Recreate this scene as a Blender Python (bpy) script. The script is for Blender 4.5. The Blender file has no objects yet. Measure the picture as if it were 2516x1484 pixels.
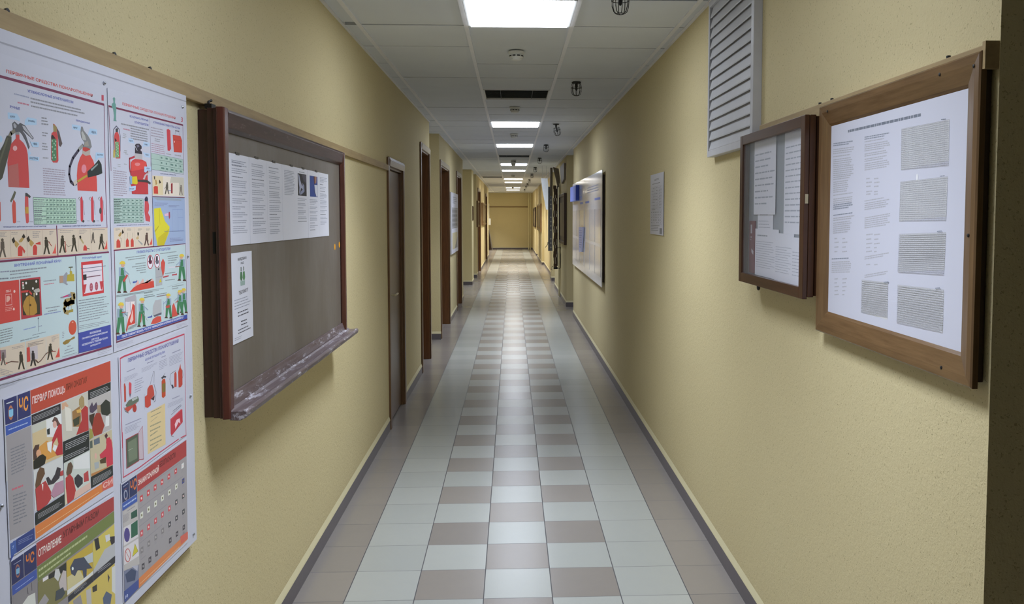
import bpy, bmesh, math, random
from mathutils import Vector, Matrix
random.seed(7)
R = math.radians
scene = bpy.context.scene
col = scene.collection

# ------------------------------------------------------------------ camera
CY, SY = math.cos(.0438), math.sin(.0438)
CP, SP = math.cos(.0564), math.sin(.0564)
right = Vector((CY, -SY, 0)); fwd = Vector((SY*CP, CY*CP, -SP)); up = right.cross(fwd)
cam_data = bpy.data.cameras.new('camera'); cam = bpy.data.objects.new('camera', cam_data); col.objects.link(cam)
m = Matrix.Identity(4)
for r in range(3):
    m[r][0], m[r][1], m[r][2] = right[r], up[r], -fwd[r]
m[2][3] = 1.6635
cam.matrix_world = m
cam_data.sensor_width = 36.0
cam_data.lens = 2041.5/2516*36
cam_data.shift_x = -89.75/2516
cam_data.shift_y = -98.6/2516
cam_data.clip_start = .05; cam_data.clip_end = 100
scene.camera = cam

# ------------------------------------------------------------------ world and exposure
world = bpy.data.worlds.new('world'); scene.world = world; world.use_nodes = True
bg = world.node_tree.nodes['Background']; bg.inputs[0].default_value = (.55, .6, .7, 1); bg.inputs[1].default_value = 0.0
scene.view_settings.view_transform = 'Standard'; scene.view_settings.look = 'None'
scene.view_settings.gamma = 1; scene.view_settings.use_curve_mapping = False
scene.view_settings.exposure = -0.10
LIGHT = 14.0             # glow of the ceiling light panels
SPREAD = 104            # louvred panels: beam angle in degrees
POWER = 19.0            # watts thrown down by each panel
LIGHT_COL = (.88, .96, 1.12)
WARM_COL = (1.0, .95, .88)

# ------------------------------------------------------------------ helpers
def lin(c):
    if isinstance(c, str):
        c = [int(c[i:i+2], 16)/255 for i in (0, 2, 4)]
    return tuple((v/12.92 if v <= .04045 else ((v+.055)/1.055)**2.4) for v in c)

class NT:
    def __init__(s, name):
        s.m = bpy.data.materials.new(name); s.m.use_nodes = True
        s.t = s.m.node_tree; s.b = s.t.nodes['Principled BSDF']
    def n(s, kind, **kw):
        nd = s.t.nodes.new('ShaderNode'+kind)
        for k, v in kw.items():
            if k.startswith('i_'):
                key = k[2:]; key = int(key) if key.isdigit() else key.replace('_', ' ')
                s.put(nd.inputs[key], v)
            else: setattr(nd, k, v)
        return nd
    def put(s, sock, v):
        if isinstance(v, bpy.types.NodeSocket): s.t.links.new(v, sock)
        else: sock.default_value = v
    def math(s, op, a, b=0.0, c=0.0, clamp=False):
        nd = s.t.nodes.new('ShaderNodeMath'); nd.operation = op; nd.use_clamp = clamp
        s.put(nd.inputs[0], a); s.put(nd.inputs[1], b); s.put(nd.inputs[2], c)
        return nd.outputs[0]
    def mix(s, f, a, b):
        nd = s.t.nodes.new('ShaderNodeMix'); nd.data_type = 'RGBA'
        s.put(nd.inputs[0], f)
        for i, v in ((6, a), (7, b)):
            if isinstance(v, bpy.types.NodeSocket): s.t.links.new(v, nd.inputs[i])
            else: nd.inputs[i].default_value = (*v, 1)
        return nd.outputs[2]
    def ramp(s, f, stops):
        nd = s.t.nodes.new('ShaderNodeValToRGB'); s.put(nd.inputs[0], f)
        e = nd.color_ramp.elements
        while len(e) < len(stops): e.new(.5)
        for k, (p, c) in enumerate(stops): e[k].position = p; e[k].color = (*c, 1)
        return nd.outputs[0]
    def coords(s): return s.n('TexCoord').outputs['Object']
    def noise(s, scale, vec=None, detail=3, rough=.5, stretch=None):
        v = vec or s.coords()
        if stretch:
            mp = s.n('Mapping'); s.t.links.new(v, mp.inputs[0]); mp.inputs['Scale'].default_value = stretch; v = mp.outputs[0]
        nd = s.n('TexNoise'); s.t.links.new(v, nd.inputs['Vector'])
        nd.inputs['Scale'].default_value = scale; nd.inputs['Detail'].default_value = detail; nd.inputs['Roughness'].default_value = rough
        return nd.outputs['Fac']
    def set(s, color=None, rough=None, metal=None, bump=None, strength=.3, dist=.01, spec=None):
        if color is not None:
            if isinstance(color, bpy.types.NodeSocket): s.t.links.new(color, s.b.inputs['Base Color'])
            else: s.b.inputs['Base Color'].default_value = (*color, 1)
        if rough is not None: s.put(s.b.inputs['Roughness'], rough)
        if metal is not None: s.b.inputs['Metallic'].default_value = metal
        if spec is not None: s.put(s.b.inputs['Specular IOR Level'], spec)
        if bump is not None:
            bp = s.n('Bump'); s.put(bp.inputs['Height'], bump)
            bp.inputs['Strength'].default_value = strength; bp.inputs['Distance'].default_value = dist
            s.t.links.new(bp.outputs[0], s.b.inputs['Normal'])
        return s.m

def plain(name, c, rough=.5, metal=0, vary=.06, scale=20, spec=None):
    s = NT(name); c = lin(c)
    f = s.noise(scale)
    return s.set(s.mix(f, tuple(v*(1-vary) for v in c), tuple(min(1, v*(1+vary)) for v in c)), rough, metal, spec=spec)

def wood(name, dark, light, scale=8, axis=1, rough=.35, worn=None, strength=.1, wt=.60):
    s = NT(name); st = [14, 14, 14]; st[axis] = 1
    f = s.noise(scale, stretch=st, detail=5, rough=.6)
    c = s.ramp(f, [(.3, lin(dark)), (.7, lin(light))])
    if worn:
        w = s.noise(9, detail=7, rough=.8, stretch=[4, 4, 4][:axis]+[1]+[4, 4, 4][axis+1:]); k = s.ramp(w, [(wt, (0, 0, 0)), (wt+.08, (1, 1, 1))])
        c = s.mix(s.math('MULTIPLY', k, .75), c, lin(worn))
    return s.set(c, rough, bump=f, strength=strength, dist=.002)

# ---- wall paint: rough sprayed plaster in yellow with small dark pits
s = NT('yellow_plaster_paint')
co = s.coords()
n1 = s.noise(60, co, 4, .6); n2 = s.noise(170, co, 3, .6); pit = s.noise(150, co, 2, .5); big = s.noise(.9, co, 2, .5)
base = s.mix(big, lin('d7ca9f'), lin('d0c194'))
pf = s.ramp(pit, [(.31, (1, 1, 1)), (.355, (0, 0, 0))])
base = s.mix(s.math('MULTIPLY', pf, .40), base, lin('7b6a3c'))
hgt = s.math('ADD', s.math('MULTIPLY', n1, .6), s.math('MULTIPLY', n2, .4))
hgt = s.math('SUBTRACT', hgt, s.math('MULTIPLY', pf, .25))
M_WALL = s.set(base, .75, bump=hgt, strength=.42, dist=.007, spec=.2)

M_CREAM = plain('cream_paint', 'd6cda6', .6)
M_BASE = NT('dark_plinth_tile')
s = M_BASE; f = s.noise(40, detail=5, rough=.7)
M_BASE = s.set(s.mix(f, lin('565056'), lin('6c666a')), .35, bump=f, strength=.1, dist=.002)

# ---- floor tile: 0.3 m porcelain tiles, brown-grey edge columns, pale columns, alternating middle three
s = NT('floor_tiles'); co = s.coords()
sep = s.n('SeparateXYZ'); s.t.links.new(co, sep.inputs[0]); X, Y = sep.outputs[0], sep.outputs[1]
u = s.math('DIVIDE', s.math('ADD', X, .428+3.0), .3); v = s.math('DIVIDE', s.math('SUBTRACT', Y, 3.529-30.0), .3)
iu, iv = s.math('FLOOR', u), s.math('FLOOR', v); fu, fv = s.math('FRACT', u), s.math('FRACT', v)
par = s.math('MODULO', s.math('ADD', iu, iv), 2.0)           # 0 or 1
mid = s.math('MULTIPLY', s.math('GREATER_THAN', iu, 9.5), s.math('LESS_THAN', iu, 12.5))
out = s.math('MAXIMUM', s.math('LESS_THAN', iu, 8.5), s.math('GREATER_THAN', iu, 13.5))
brown = s.math('MAXIMUM', out, s.math('MULTIPLY', mid, s.math('SUBTRACT', 1.0, par)))
comb = s.n('CombineXYZ'); s.put(comb.inputs[0], iu); s.put(comb.inputs[1], iv)
wn = s.n('TexWhiteNoise'); s.t.links.new(comb.outputs[0], wn.inputs[0]); rnd = wn.outputs['Value']
mot = s.noise(14, co, 5, .65)
shade = s.math('ADD', s.math('MULTIPLY', rnd, .6), s.math('MULTIPLY', mot, .4))
cl = s.mix(shade, lin('a2a5a0'), lin('acaea8')); cb = s.mix(shade, lin('86807a'), lin('918a82'))
tc = s.mix(brown, cl, cb)
eu = s.math('MINIMUM', fu, s.math('SUBTRACT', 1.0, fu)); ev = s.math('MINIMUM', fv, s.math('SUBTRACT', 1.0, fv))
gu = s.math('LESS_THAN', eu, .0075); gv = s.math('LESS_THAN', ev, .0048)
g = s.math('MAXIMUM', gu, gv)
tc = s.mix(g, tc, lin('4a494c'))
rg = s.math('ADD', .235, s.math('ADD', s.math('MULTIPLY', rnd, .03), s.math('MULTIPLY', g, .4)))
bev = s.math('MINIMUM', s.math('MULTIPLY', s.math('MINIMUM', eu, ev), 40.0), 1.0)
M_FLOOR = s.set(tc, rg, bump=bev, strength=.06, dist=.001, spec=.7)

# ---- ceiling tile
s = NT('mineral_ceiling_tile'); f = s.noise(220, detail=3, rough=.7); g2 = s.noise(3, detail=2)
M_TILE = s.set(s.mix(g2, lin((.83, .845, .87)), lin((.87, .885, .905))), .85, bump=f, strength=.12, dist=.002, spec=.1)
M_GRID = plain('white_grid_metal', 'e6e6ea', .45)
M_PLEN = plain('dark_plenum', '2c2c2c', .9)  # shade of the unlit space above the ceiling, put into the colour
M_WHITE = plain('white_plastic', 'd9dad6', .4)
M_WHITE2 = plain('offwhite_metal', 'c3c3c6', .4)
M_BLACK = plain('black_metal', '1b1a19', .5)
M_DARKV = plain('unlit_void_black', '131211', .9)  # near-black colour standing for the shade inside holes
s = NT('light_diffuser'); s.b.inputs['Emission Color'].default_value = (*LIGHT_COL, 1); s.b.inputs['Emission Strength'].default_value = LIGHT
M_DIFF = s.set((.9, .9, .9), .4)
s = NT('warm_light_diffuser'); s.b.inputs['Emission Color'].default_value = (*WARM_COL, 1); s.b.inputs['Emission Strength'].default_value = LIGHT
M_DIFFW = s.set((.9, .9, .9), .4)
M_DOOR = wood('brown_door_laminate', '614a34', '725940', 6, 2, .3)
M_DOORF = wood('brown_door_frame', '5a412a', '6d5034', 8, 2, .32)
M_DOORD = wood('dark_door_jamb', '6d4828', '845a33', 6, 2, .4)
M_HEAD = wood('lit_brown_header', '6b5444', '7d6554', 8, 1, .22)  # paler silver tone puts the lamp sheen into the colour
M_HEADW = plain('pale_mottled_header', 'b9ab8e', .5, vary=.2, scale=60)  # pale cream tone with fine mottling, lighter than the frame
M_LATHD = wood('brown_painted_rail', '8a6f48', '977b52', 5, 0, .6)
M_LATH = wood('beige_painted_lath', '9c855c', 'af976b', 5, 1, .6)
M_MAROON = wood('worn_maroon_paint', '331c18', '482b25', 5, 2, .3, '8d807a', .2, .64)
M_MAROONH = wood('worn_maroon_rail', '3b2826', '523c39', 5, 1, .3, '8a7d79', .2, .585)
M_TRAY = wood('chalky_maroon_ledge', '584644', '74686a', 5, 1, .35, 'd0cdd6', .2, .54)
M_STILEF = wood('maroon_stile_face', '4e2a21', '62382d', 5, 2, .25, '9a8a84', .2, .66)
s = NT('brown_board_surface'); f = s.noise(3, detail=5, rough=.6); k = s.noise(30, detail=4)
ch = s.ramp(s.noise(2.2, detail=7, rough=.7, stretch=[1, 1, .35]), [(.48, (0, 0, 0)), (.72, (1, 1, 1))])
M_SURF = s.set(s.mix(s.math('MULTIPLY', ch, .35), s.mix(f, lin('665d54'), lin('756c62')), lin('a19c98')), .42, bump=k, strength=.06, dist=.002, spec=.5)
M_PAPER = plain('white_paper', 'dfe0ea', .6, vary=.02, scale=6)
M_SHEEN = plain('laminated_white_sheet', 'd5d6e2', .32, vary=.02, scale=4)
M_FOAM = plain('white_foam_board', 'd2d3de', .45, vary=.02)
M_VARN = wood('varnished_brown_wood', '644b31', '795d3e', 6, 2, .28)
M_VARNH = wood('varnished_brown_wood_rail', '644b31', '795d3e', 6, 1, .22)
M_VDARK = wood('dark_wood', '2e1d12', '3d281a', 6, 2, .4)
M_CAB = wood('red_brown_cabinet_wood', '41291b', '533624', 6, 2, .28)
M_CABH = wood('red_brown_cabinet_rail', '41291b', '533624', 6, 1, .28)
M_INK = plain('grey_print', '8d8f9b', .6, vary=0)
M_INKD = plain('dark_print', '4d4e58', .6, vary=0)
M_STEEL = plain('brushed_steel', 'b9bcc2', .3, 1)
M_STEELD = plain('grey_galvanised_steel', '868990', .5, .2, .15)
s = NT('hazed_glass'); s.set((.8, .82, .84), .03); s.b.inputs['Alpha'].default_value = .10  # pale tint puts a haze of reflected light into the pane
M_GLASS = s.m

M_ORANGE = plain('orange_sticker', 'f0a628', .5)
M_TAPE = plain('dark_tape', '4a443e', .5)
M_LATHV = wood('brown_varnished_lath', '7d5a35', '95703f', 5, 1, .4)
M_CABB = plain('grey_blue_backing', '8f959c', .7)
s = NT('glossy_laminate'); M_GLOSS = s.set(lin((.84, .85, .88)), .12, spec=.5)
s = NT('clear_pocket'); M_POCKET = s.set(lin((.80, .80, .82)), .08, spec=.45)
M_RUST = wood('rusty_brown_metal', '4a3a2b', '6e5640', 9, 2, .6, 'a89c8a')
M_CUTOUT = plain('pale_cutout_light', 'c2b8a6', .6)  # pale tone for light showing through cutouts in the duct cover
M_STEELD2 = plain('grubby_bracket_metal', '7a7060', .55, .2, .2)
M_BRIGHT = plain('bright_zinc', 'dfe5ee', .35, .1)
M_GREYP = plain('grey_plank', '8b857c', .6)

# ---- mesh builder
class MB:
    def __init__(s): s.v = []; s.f = []; s.mi = []; s.mats = []
    def mat(s, m):
        if m not in s.mats: s.mats.append(m)
        return s.mats.index(m)
    def face(s, pts, m):
        b = len(s.v); s.v += [tuple(p) for p in pts]; s.f.append(tuple(range(b, b+len(pts)))); s.mi.append(s.mat(m))
    def box(s, x0, x1, y0, y1, z0, z1, m):
        x0, x1 = sorted((x0, x1)); y0, y1 = sorted((y0, y1)); z0, z1 = sorted((z0, z1))
        b = len(s.v); k = s.mat(m)
        s.v += [(x0,y0,z0),(x1,y0,z0),(x1,y1,z0),(x0,y1,z0),(x0,y0,z1),(x1,y0,z1),(x1,y1,z1),(x0,y1,z1)]
        for f in ((0,3,2,1),(4,5,6,7),(0,1,5,4),(1,2,6,5),(2,3,7,6),(3,0,4,7)):
            s.f.append(tuple(b+i for i in f)); s.mi.append(k)
    def prism(s, pts, axis, a0, a1, m):
        """polygon pts extruded along an axis: axis 1 -> pts are (x,z), axis 0 -> (y,z), axis 2 -> (x,y)"""
        def P(p, a):
            return {1: (p[0], a, p[1]), 0: (a, p[0], p[1]), 2: (p[0], p[1], a)}[axis]
        n = len(pts); b = len(s.v); k = s.mat(m)
        s.v += [P(p, a0) for p in pts]+[P(p, a1) for p in pts]
        s.f.append(tuple(b+i for i in range(n))[::-1]); s.mi.append(k)
        s.f.append(tuple(b+n+i for i in range(n))); s.mi.append(k)
        for i in range(n):
            j = (i+1) % n; s.f.append((b+i, b+j, b+n+j, b+n+i)); s.mi.append(k)
    def tube(s, pts, r, m, n=8):
        pts = [Vector(p) for p in pts]; b = len(s.v); k = s.mat(m); N = len(pts)
        for i, p in enumerate(pts):
            d = (pts[min(i+1, N-1)]-pts[max(i-1, 0)]).normalized()
            a = d.cross(Vector((0, 0, 1)))
            if a.length < .05: a = d.cross(Vector((1, 0, 0)))
            a.normalize(); c = d.cross(a); rr = r[i] if isinstance(r, (list, tuple)) else r
            for j in range(n):
                t = 2*math.pi*j/n; s.v.append(tuple(p+a*math.cos(t)*rr+c*math.sin(t)*rr))
        for i in range(N-1):
            for j in range(n):
                q = (j+1) % n; s.f.append((b+i*n+j, b+i*n+q, b+(i+1)*n+q, b+(i+1)*n+j)); s.mi.append(k)
        s.f.append(tuple(b+j for j in range(n))[::-1]); s.mi.append(k)
        s.f.append(tuple(b+(N-1)*n+j for j in range(n))); s.mi.append(k)
    def lathe(s, prof, c, axis, m, n=24):
        """prof (r, h) about an axis direction through c"""
        ax = {0: Vector((1,0,0)), 1: Vector((0,1,0)), 2: Vector((0,0,1))}[axis]
        a = ax.cross(Vector((.3, .5, .8))).normalized(); d = ax.cross(a); b = len(s.v); k = s.mat(m); N = len(prof); c = Vector(c)
        for r, h in prof:
            for j in range(n):
                t = 2*math.pi*j/n; s.v.append(tuple(c+ax*h+a*math.cos(t)*r+d*math.sin(t)*r))
        for i in range(N-1):
            for j in range(n):
                q = (j+1) % n; s.f.append((b+i*n+j, b+i*n+q, b+(i+1)*n+q, b+(i+1)*n+j)); s.mi.append(k)
        s.f.append(tuple(b+j for j in range(n))[::-1]); s.mi.append(k)
        s.f.append(tuple(b+(N-1)*n+j for j in range(n))); s.mi.append(k)
    def build(s, name, parent=None, origin=None, bevel=0, smooth=False):
        o0 = Vector(origin) if origin is not None else Vector((0, 0, 0))
        me = bpy.data.meshes.new(name)
        me.from_pydata([tuple(Vector(v)-o0) for v in s.v], [], s.f)
        for m in s.mats: me.materials.append(m)
        me.polygons.foreach_set('material_index', s.mi)
        if smooth: me.polygons.foreach_set('use_smooth', [True]*len(me.polygons))
        me.update()
        bm = bmesh.new(); bm.from_mesh(me); bmesh.ops.recalc_face_normals(bm, faces=bm.faces); bm.to_mesh(me); bm.free()
        o = bpy.data.objects.new(name, me); col.objects.link(o)
        if parent is not None:
            o.parent = parent; w0 = Vector((0, 0, 0)); q = parent
            while q is not None: w0 += q.location; q = q.parent
            o.location = o0-w0
        else: o.location = o0
        if bevel:
            md = o.modifiers.new('bevel', 'BEVEL'); md.width = bevel; md.segments = 2; md.limit_method = 'ANGLE'
        return o

def tag(o, label=None, cat=None, group=None, kind=None):
    if label: o['label'] = label
    if cat: o['category'] = cat
    if group: o['group'] = group
    if kind: o['kind'] = kind
    return o
def thing(name, loc, label, cat, group=None):
    o = bpy.data.objects.new(name, None); o.empty_display_size = .05; col.objects.link(o); o.location = loc
    return tag(o, label, cat, group)
def one(name, f, parent=None, origin=None, bevel=0, smooth=False):
    b = MB(); f(b); return b.build(name, parent, origin, bevel, smooth)
def setting(o): o['kind'] = 'structure'; return o
def copy_tree(o, parent=None):
    c = o.copy(); col.objects.link(c)
    if parent is not None: c.parent = parent
    for ch in [k for k in ALL if k.parent == o]: copy_tree(ch, c)
    return c
ALL = []
def snapshot(): ALL[:] = list(col.objects)

ZC = 2.7316
XL, XR = -.955, 1.005
XBL, XCL, XDL = -.962, -.955, -.945
XBR, XCR, XDR, XER = .985, 1.02, 1.0, .995
YE = 40.35
GX = -.2576; GY = 4.191      # ceiling grid origin

# ------------------------------------------------------------------ floor
setting(one('floor', lambda b: b.box(-3.2, 4.3, -2.2, YE+.2, -.1, 0, M_FLOOR)))

# ------------------------------------------------------------------ walls
DOORS = [  # wall x, y0, y1 of opening, top of opening
    (XL, 6.47, 7.29, 2.045), (XL, 8.76, 9.60, 2.36), (XBL, 11.22, 12.70, 2.34), (XBL, 14.50, 15.66, 2.36),
    (XDL, 23.0, 24.75, 2.35), (XDL, 29.65, 31.3, 2.36)]
def wall_run(b, side, x, y0, y1, depth=.35):
    cuts = [d for d in DOORS if side < 0 and d[0] == x and d[1] > y0 and d[2] < y1]
    y = y0; xo = x+side*depth
    for d in cuts:
        b.box(x, xo, y, d[1], 0, 2.95, M_WALL); b.box(x, xo, d[1], d[2], d[3], 2.95, M_WALL); y = d[2]
    b.box(x, xo, y, y1, 0, 2.95, M_WALL)
def wl(b):
    wall_run(b, -1, XL, -2, 9.72)
    b.box(-1.75, -1.9, 9.4, 11.4, 0, 2.95, M_WALL)
    b.box(-1.31, -1.75, 9.5, 9.72, 0, 2.95, M_WALL); b.box(-1.312, -1.75, 11.1, 11.4, 0, 2.95, M_WALL)
    wall_run(b, -1, XBL, 11.1, 16.35)
    b.box(-1.75, -1.9, 16.1, 20.0, 0, 2.95, M_WALL); b.box(-1.312, -1.75, 16.1, 16.35, 0, 2.95, M_WALL); b.box(-1.305, -1.75, 19.8, 20.0, 0, 2.95, M_WALL)
    wall_run(b, -1, XCL, 19.8, 20.72)
    b.box(-1.06, -1.305, 20.72, 22.1, 0, 2.95, M_WALL)
    wall_run(b, -1, XDL, 22.1, 33.6)
    b.box(-1.6, -1.9, 33.3, YE, 0, 2.95, M_WALL); b.box(-1.295, -1.6, 33.3, 33.6, 0, 2.95, M_WALL)
setting(one('wall_left', wl))
def wr(b):
    wall_run(b, 1, XR, 1.69, 13.6)
    b.box(1.355, 4.2, 1.69, 1.95, 0, 2.95, M_WALL)
    b.box(1.7, 1.9, 13.4, 15.2, 0, 2.95, M_WALL); b.box(1.355, 1.7, 13.4, 13.6, 0, 2.95, M_WALL); b.box(1.335, 1.7, 15.0, 15.2, 0, 2.95, M_WALL)
    wall_run(b, 1, XBR, 15.0, 19.15)
    b.box(1.4, 1.6, 19.0, 21.2, 0, 2.95, M_WALL); b.box(1.335, 1.4, 19.0, 19.15, 0, 2.95, M_WALL); b.box(1.35, 1.4, 20.95, 21.2, 0, 2.95, M_WALL)
    wall_run(b, 1, 1.0, 20.95, 21.5, .35)
    b.box(1.075, 1.35, 21.5, 27.8, 0, 2.95, M_WALL)
    wall_run(b, 1, XDR, 27.8, 32.6)
    b.box(1.07, 1.35, 32.6, 34.0, 0, 2.95, M_WALL)
    wall_run(b, 1, XER, 34.0, YE)
setting(one('wall_right', wr))
setting(one('wall_end', lambda b: b.box(-1.9, 1.35, YE, YE+.2, 0, 2.95, M_WALL)))
setting(one('wall_back', lambda b: (b.box(-1.4, 4.4, -2.2, -2.0, 0, 2.95, M_WALL), b.box(4.2, 4.4, -2.0, 1.95, 0, 2.95, M_WALL))))

# ---- plinths: dark tile with a sloping fillet above, its lit ledge put into cream paint
def plinth(b, side, x, y0, y1):
    s_ = -side
    b.box(x, x+s_*.010, y0, y1, 0, .078, M_BASE)
    b.prism([(x, .078), (x+s_*.010, .078), (x+s_*.0085, .084), (x, .108)], 1, y0, y1, M_CREAM)
def plinth_face(b, x0, x1, y, h=.078):
    b.box(x0, x1, y-.010, y, 0, h, M_BASE)
    b.prism([(y, h), (y-.010, h), (y-.0085, h+.006), (y, h+.03)], 0, x0, x1, M_CREAM)
def pl(b):
    for y0, y1 in ((-2, 6.40), (7.36, 8.69), (9.67, 9.72)): plinth(b, -1, XL, y0, y1)
    plinth_face(b, -1.74, XBL+.01, 11.1)
    plinth(b, -1, XBL, 12.78, 14.43); plinth(b, -1, XBL, 15.73, 16.35)
    plinth_face(b, -1.74, XCL+.01, 19.8); plinth(b, -1, XCL, 19.8, 20.72)
    plinth(b, -1, -1.06, 20.72, 22.1); plinth_face(b, -1.05, XDL+.01, 22.1)
    plinth(b, -1, XDL, 22.1, 22.92); plinth(b, -1, XDL, 24.83, 29.57); plinth(b, -1, XDL, 31.38, 33.6); plinth(b, -1, -1.6, 33.6, YE)
setting(one('baseboard_left', pl))
def pr(b):
    plinth(b, 1, XR, 1.69, 13.6); plinth_face(b, 1.0, 4.19, 1.69)
    plinth_face(b, XBR-.01, 1.69, 15.0); plinth(b, 1, XBR, 15.0, 19.15)
    plinth_face(b, .99, 1.39, 20.95); plinth(b, 1, 1.0, 20.95, 21.5); plinth(b, 1, 1.075, 21.5, 27.8)
    plinth_face(b, XDR-.01, 1.065, 27.8); plinth(b, 1, XDR, 27.8, 32.6); plinth(b, 1, 1.07, 32.6, 34.0)
    plinth_face(b, XER-.01, 1.06, 34.0); plinth(b, 1, XER, 34.0, YE-.01)
setting(one('baseboard_right', pr))
setting(one('baseboard_end', lambda b: plinth_face(b, -1.59, XER-.01, YE)))

# ------------------------------------------------------------------ ceiling: lay-in tiles on a white grid, with dark openings
LIGHT_ROWS = [-4, 0, 9, 14, 22, 26, 34, 38, 47, 52]
VENT_CELLS = {(0, 5), (0, 18), (-1, 32)}
def xs_cell(i): return {-1: (-.8576, -.2576), 0: (-.2576, .3424), 1: (.3424, .9424)}[i]
def ceil(b):
    rr = random.Random(3)
    rows = range(-11, 61)
    for j in rows:
        y0 = GY+.6*j; y1 = y0+.6
        if y0 > YE: break
        y1 = min(y1, YE)
        cells = [(-1.9, -.8576, 'a'), (-.8576, -.2576, -1), (-.2576, .3424, 0), (.3424, .9424, 1), (.9424, 4.3 if y0 < 1.7 else 1.9, 'b')]
        for x0, x1, i in cells:
            if (i == 0 and j in LIGHT_ROWS) or (i, j) in VENT_CELLS or (j == 56 and i in ('a', -1)): continue
            a = .011; g0 = .008+rr.random()*.005; z = ZC+.003+rr.random()*.002; sag = rr.random()*.008*(rr.random() < .4)
            ye = y1-g0-(.045 if i == 'a' and j == 0 else 0)
            vs = [(x0+a, y0+g0), (x1-a, y0+g0), (x1-a, ye), (x0+a, ye)]
            zz = [z+(sag if k < 2 else 0) for k in range(4)]
            q = [(vs[k][0], vs[k][1], zz[k]) for k in range(4)]; t = [(p[0], p[1], ZC+.02) for p in q]
            b.face(q, M_TILE); b.face(t[::-1], M_TILE)
            for k in range(4):
                h = (k+1) % 4; b.face([q[k], t[k], t[h], q[h]], M_TILE)
    for x in (-.8576, -.2576, .3424, .9424):
        b.box(x-.012, x+.012, -2, YE, ZC-.0015, ZC+.03, M_GRID)
    b.box(XL-.001, XL+.016, -2, 9.72, ZC-.002, ZC+.02, M_GRID); b.box(XBL-.001, XBL+.016, 11.1, 16.35, ZC-.002, ZC+.02, M_GRID)
    b.box(XDL-.001, XDL+.016, 22.1, 33.6, ZC-.002, ZC+.02, M_GRID)
    b.box(XR+.001, XR-.018, 1.69, 13.6, ZC-.002, ZC+.02, M_GRID); b.box(XBR+.001, XBR-.016, 15, 19.15, ZC-.002, ZC+.02, M_GRID)
    b.box(-1.9, 4.3, -2.2, YE+.2, 2.95, 3.0, M_PLEN)
setting(one('ceiling', ceil))

def ceiling_light(j, label, xs=None, diff=None):
    x0, x1 = xs or xs_cell(0); y0 = GY+.6*j; y1 = y0+.6
    o = thing('ceiling_light', ((x0+x1)/2, (y0+y1)/2, ZC), label, 'ceiling light', 'square light panels in the ceiling')
    def fr(b):
        w = .016; z0, z1 = ZC-.002, ZC+.03; a = .013
        b.box(x0+a, x1-a, y0+.003, y0+.003+w, z0, z1, M_WHITE); b.box(x0+a, x1-a, y1-.003-w, y1-.003, z0, z1, M_WHITE)
        b.box(x0+a, x0+a+w, y0+.003+w, y1-.003-w, z0, z1, M_WHITE); b.box(x1-a-w, x1-a, y0+.003+w, y1-.003-w, z0, z1, M_WHITE)
        b.box(x0+a, x1-a, y0+.003, y1-.003, z1, z1+.02, M_WHITE)
    one('frame', fr, o, o.location)
    one('diffuser', lambda b: b.box(x0+.029, x1-.029, y0+.019, y1-.019, ZC-.008, ZC+.006, diff or M_DIFF), o, o.location)
    ld = bpy.data.lights.new('panel_lamp', 'AREA'); ld.shape = 'RECTANGLE'; ld.size = x1-x0-.06; ld.size_y = .56
    warm = diff is M_DIFFW
    ld.energy = POWER*(2.1 if warm else 1); ld.color = WARM_COL if warm else LIGHT_COL; ld.spread = R(SPREAD)
    lo = bpy.data.objects.new('panel_lamp', ld); col.objects.link(lo); lo.parent = o; lo.location = (0, 0, -.0095)
    return o
LL = ['square ceiling light overhead near the camera, above the top edge of the picture', 'nearest square ceiling light, cut off by the top of the picture', 'second lit ceiling panel, just beyond the first dark grille opening',
      'third lit ceiling panel, right before the second dark vent strip', 'fourth lit panel down the corridor, split by a smoke detector in front of it',
      'fifth lit ceiling panel, close behind the one split by a detector', 'sixth lit ceiling panel, just past the dark slot on the left side',
      'seventh lit ceiling panel, between the slot and the farthest pair of lights', 'eighth lit ceiling panel, nearer of the last pair by the end wall',
      'farthest lit ceiling panel, last one before the end wall']
for j, l in zip(LIGHT_ROWS, LL): ceiling_light(j, l, None, M_DIFFW if j >= 34 else M_DIFF)
ceiling_light(56, 'ceiling light in the recess at the far left end, hidden round the corner', (-1.55, -1.05), M_DIFFW)

def vent_open(i, j, label, rails=True):
    x0, x1 = xs_cell(i); y0 = GY+.6*j; y1 = y0+.6
    o = thing('ceiling_vent', ((x0+x1)/2, (y0+y1)/2, ZC), label, 'vent', None)
    def fr(b):
        a = .0125
        for xa, xb in ((x0+a, x0+a+.012), (x1-a-.012, x1-a)): b.box(xa, xb, y0+.004, y1-.004, ZC-.001, ZC+.05, M_WHITE)
        for ya, yb in ((y0+.004, y0+.012), (y1-.012, y1-.004)): b.box(x0+a+.012, x1-a-.012, ya, yb, ZC-.001, ZC+.05, M_GRID)
    one('frame', fr, o, o.location)
    def gr(b):
        b.box(x0+.026, x1-.026, y0+.012, y1-.012, ZC+.045, ZC+.055, M_PLEN)  # dark sheet closes the opening, shade of the plenum in its colour
        n = 12
        for k in range(n):
            y = y0+.03+k*(.54/(n-1))
            b.prism([(y-.014, ZC+.012), (y-.012, ZC+.010), (y+.014, ZC+.034), (y+.012, ZC+.036)], 0, x0+.026, x1-.026, M_GREYS)
        for x in (x0+.16, x1-.16): b.box(x-.002, x+.002, y0+.012, y1-.012, ZC+.006, ZC+.010, M_GREYS)
    one('grille', gr, o, o.location)
    return o
M_GREYS = plain('dark_grey_slats', '4a4d4e', .6, vary=.2)
vent_open(0, 5, 'dark grey slatted ceiling grille between the first and second lights')
vent_open(0, 18, 'dark vent strip in the ceiling between the third and fourth lights')
vent_open(-1, 32, 'dark slot in the left side of the ceiling far down the corridor')

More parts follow.
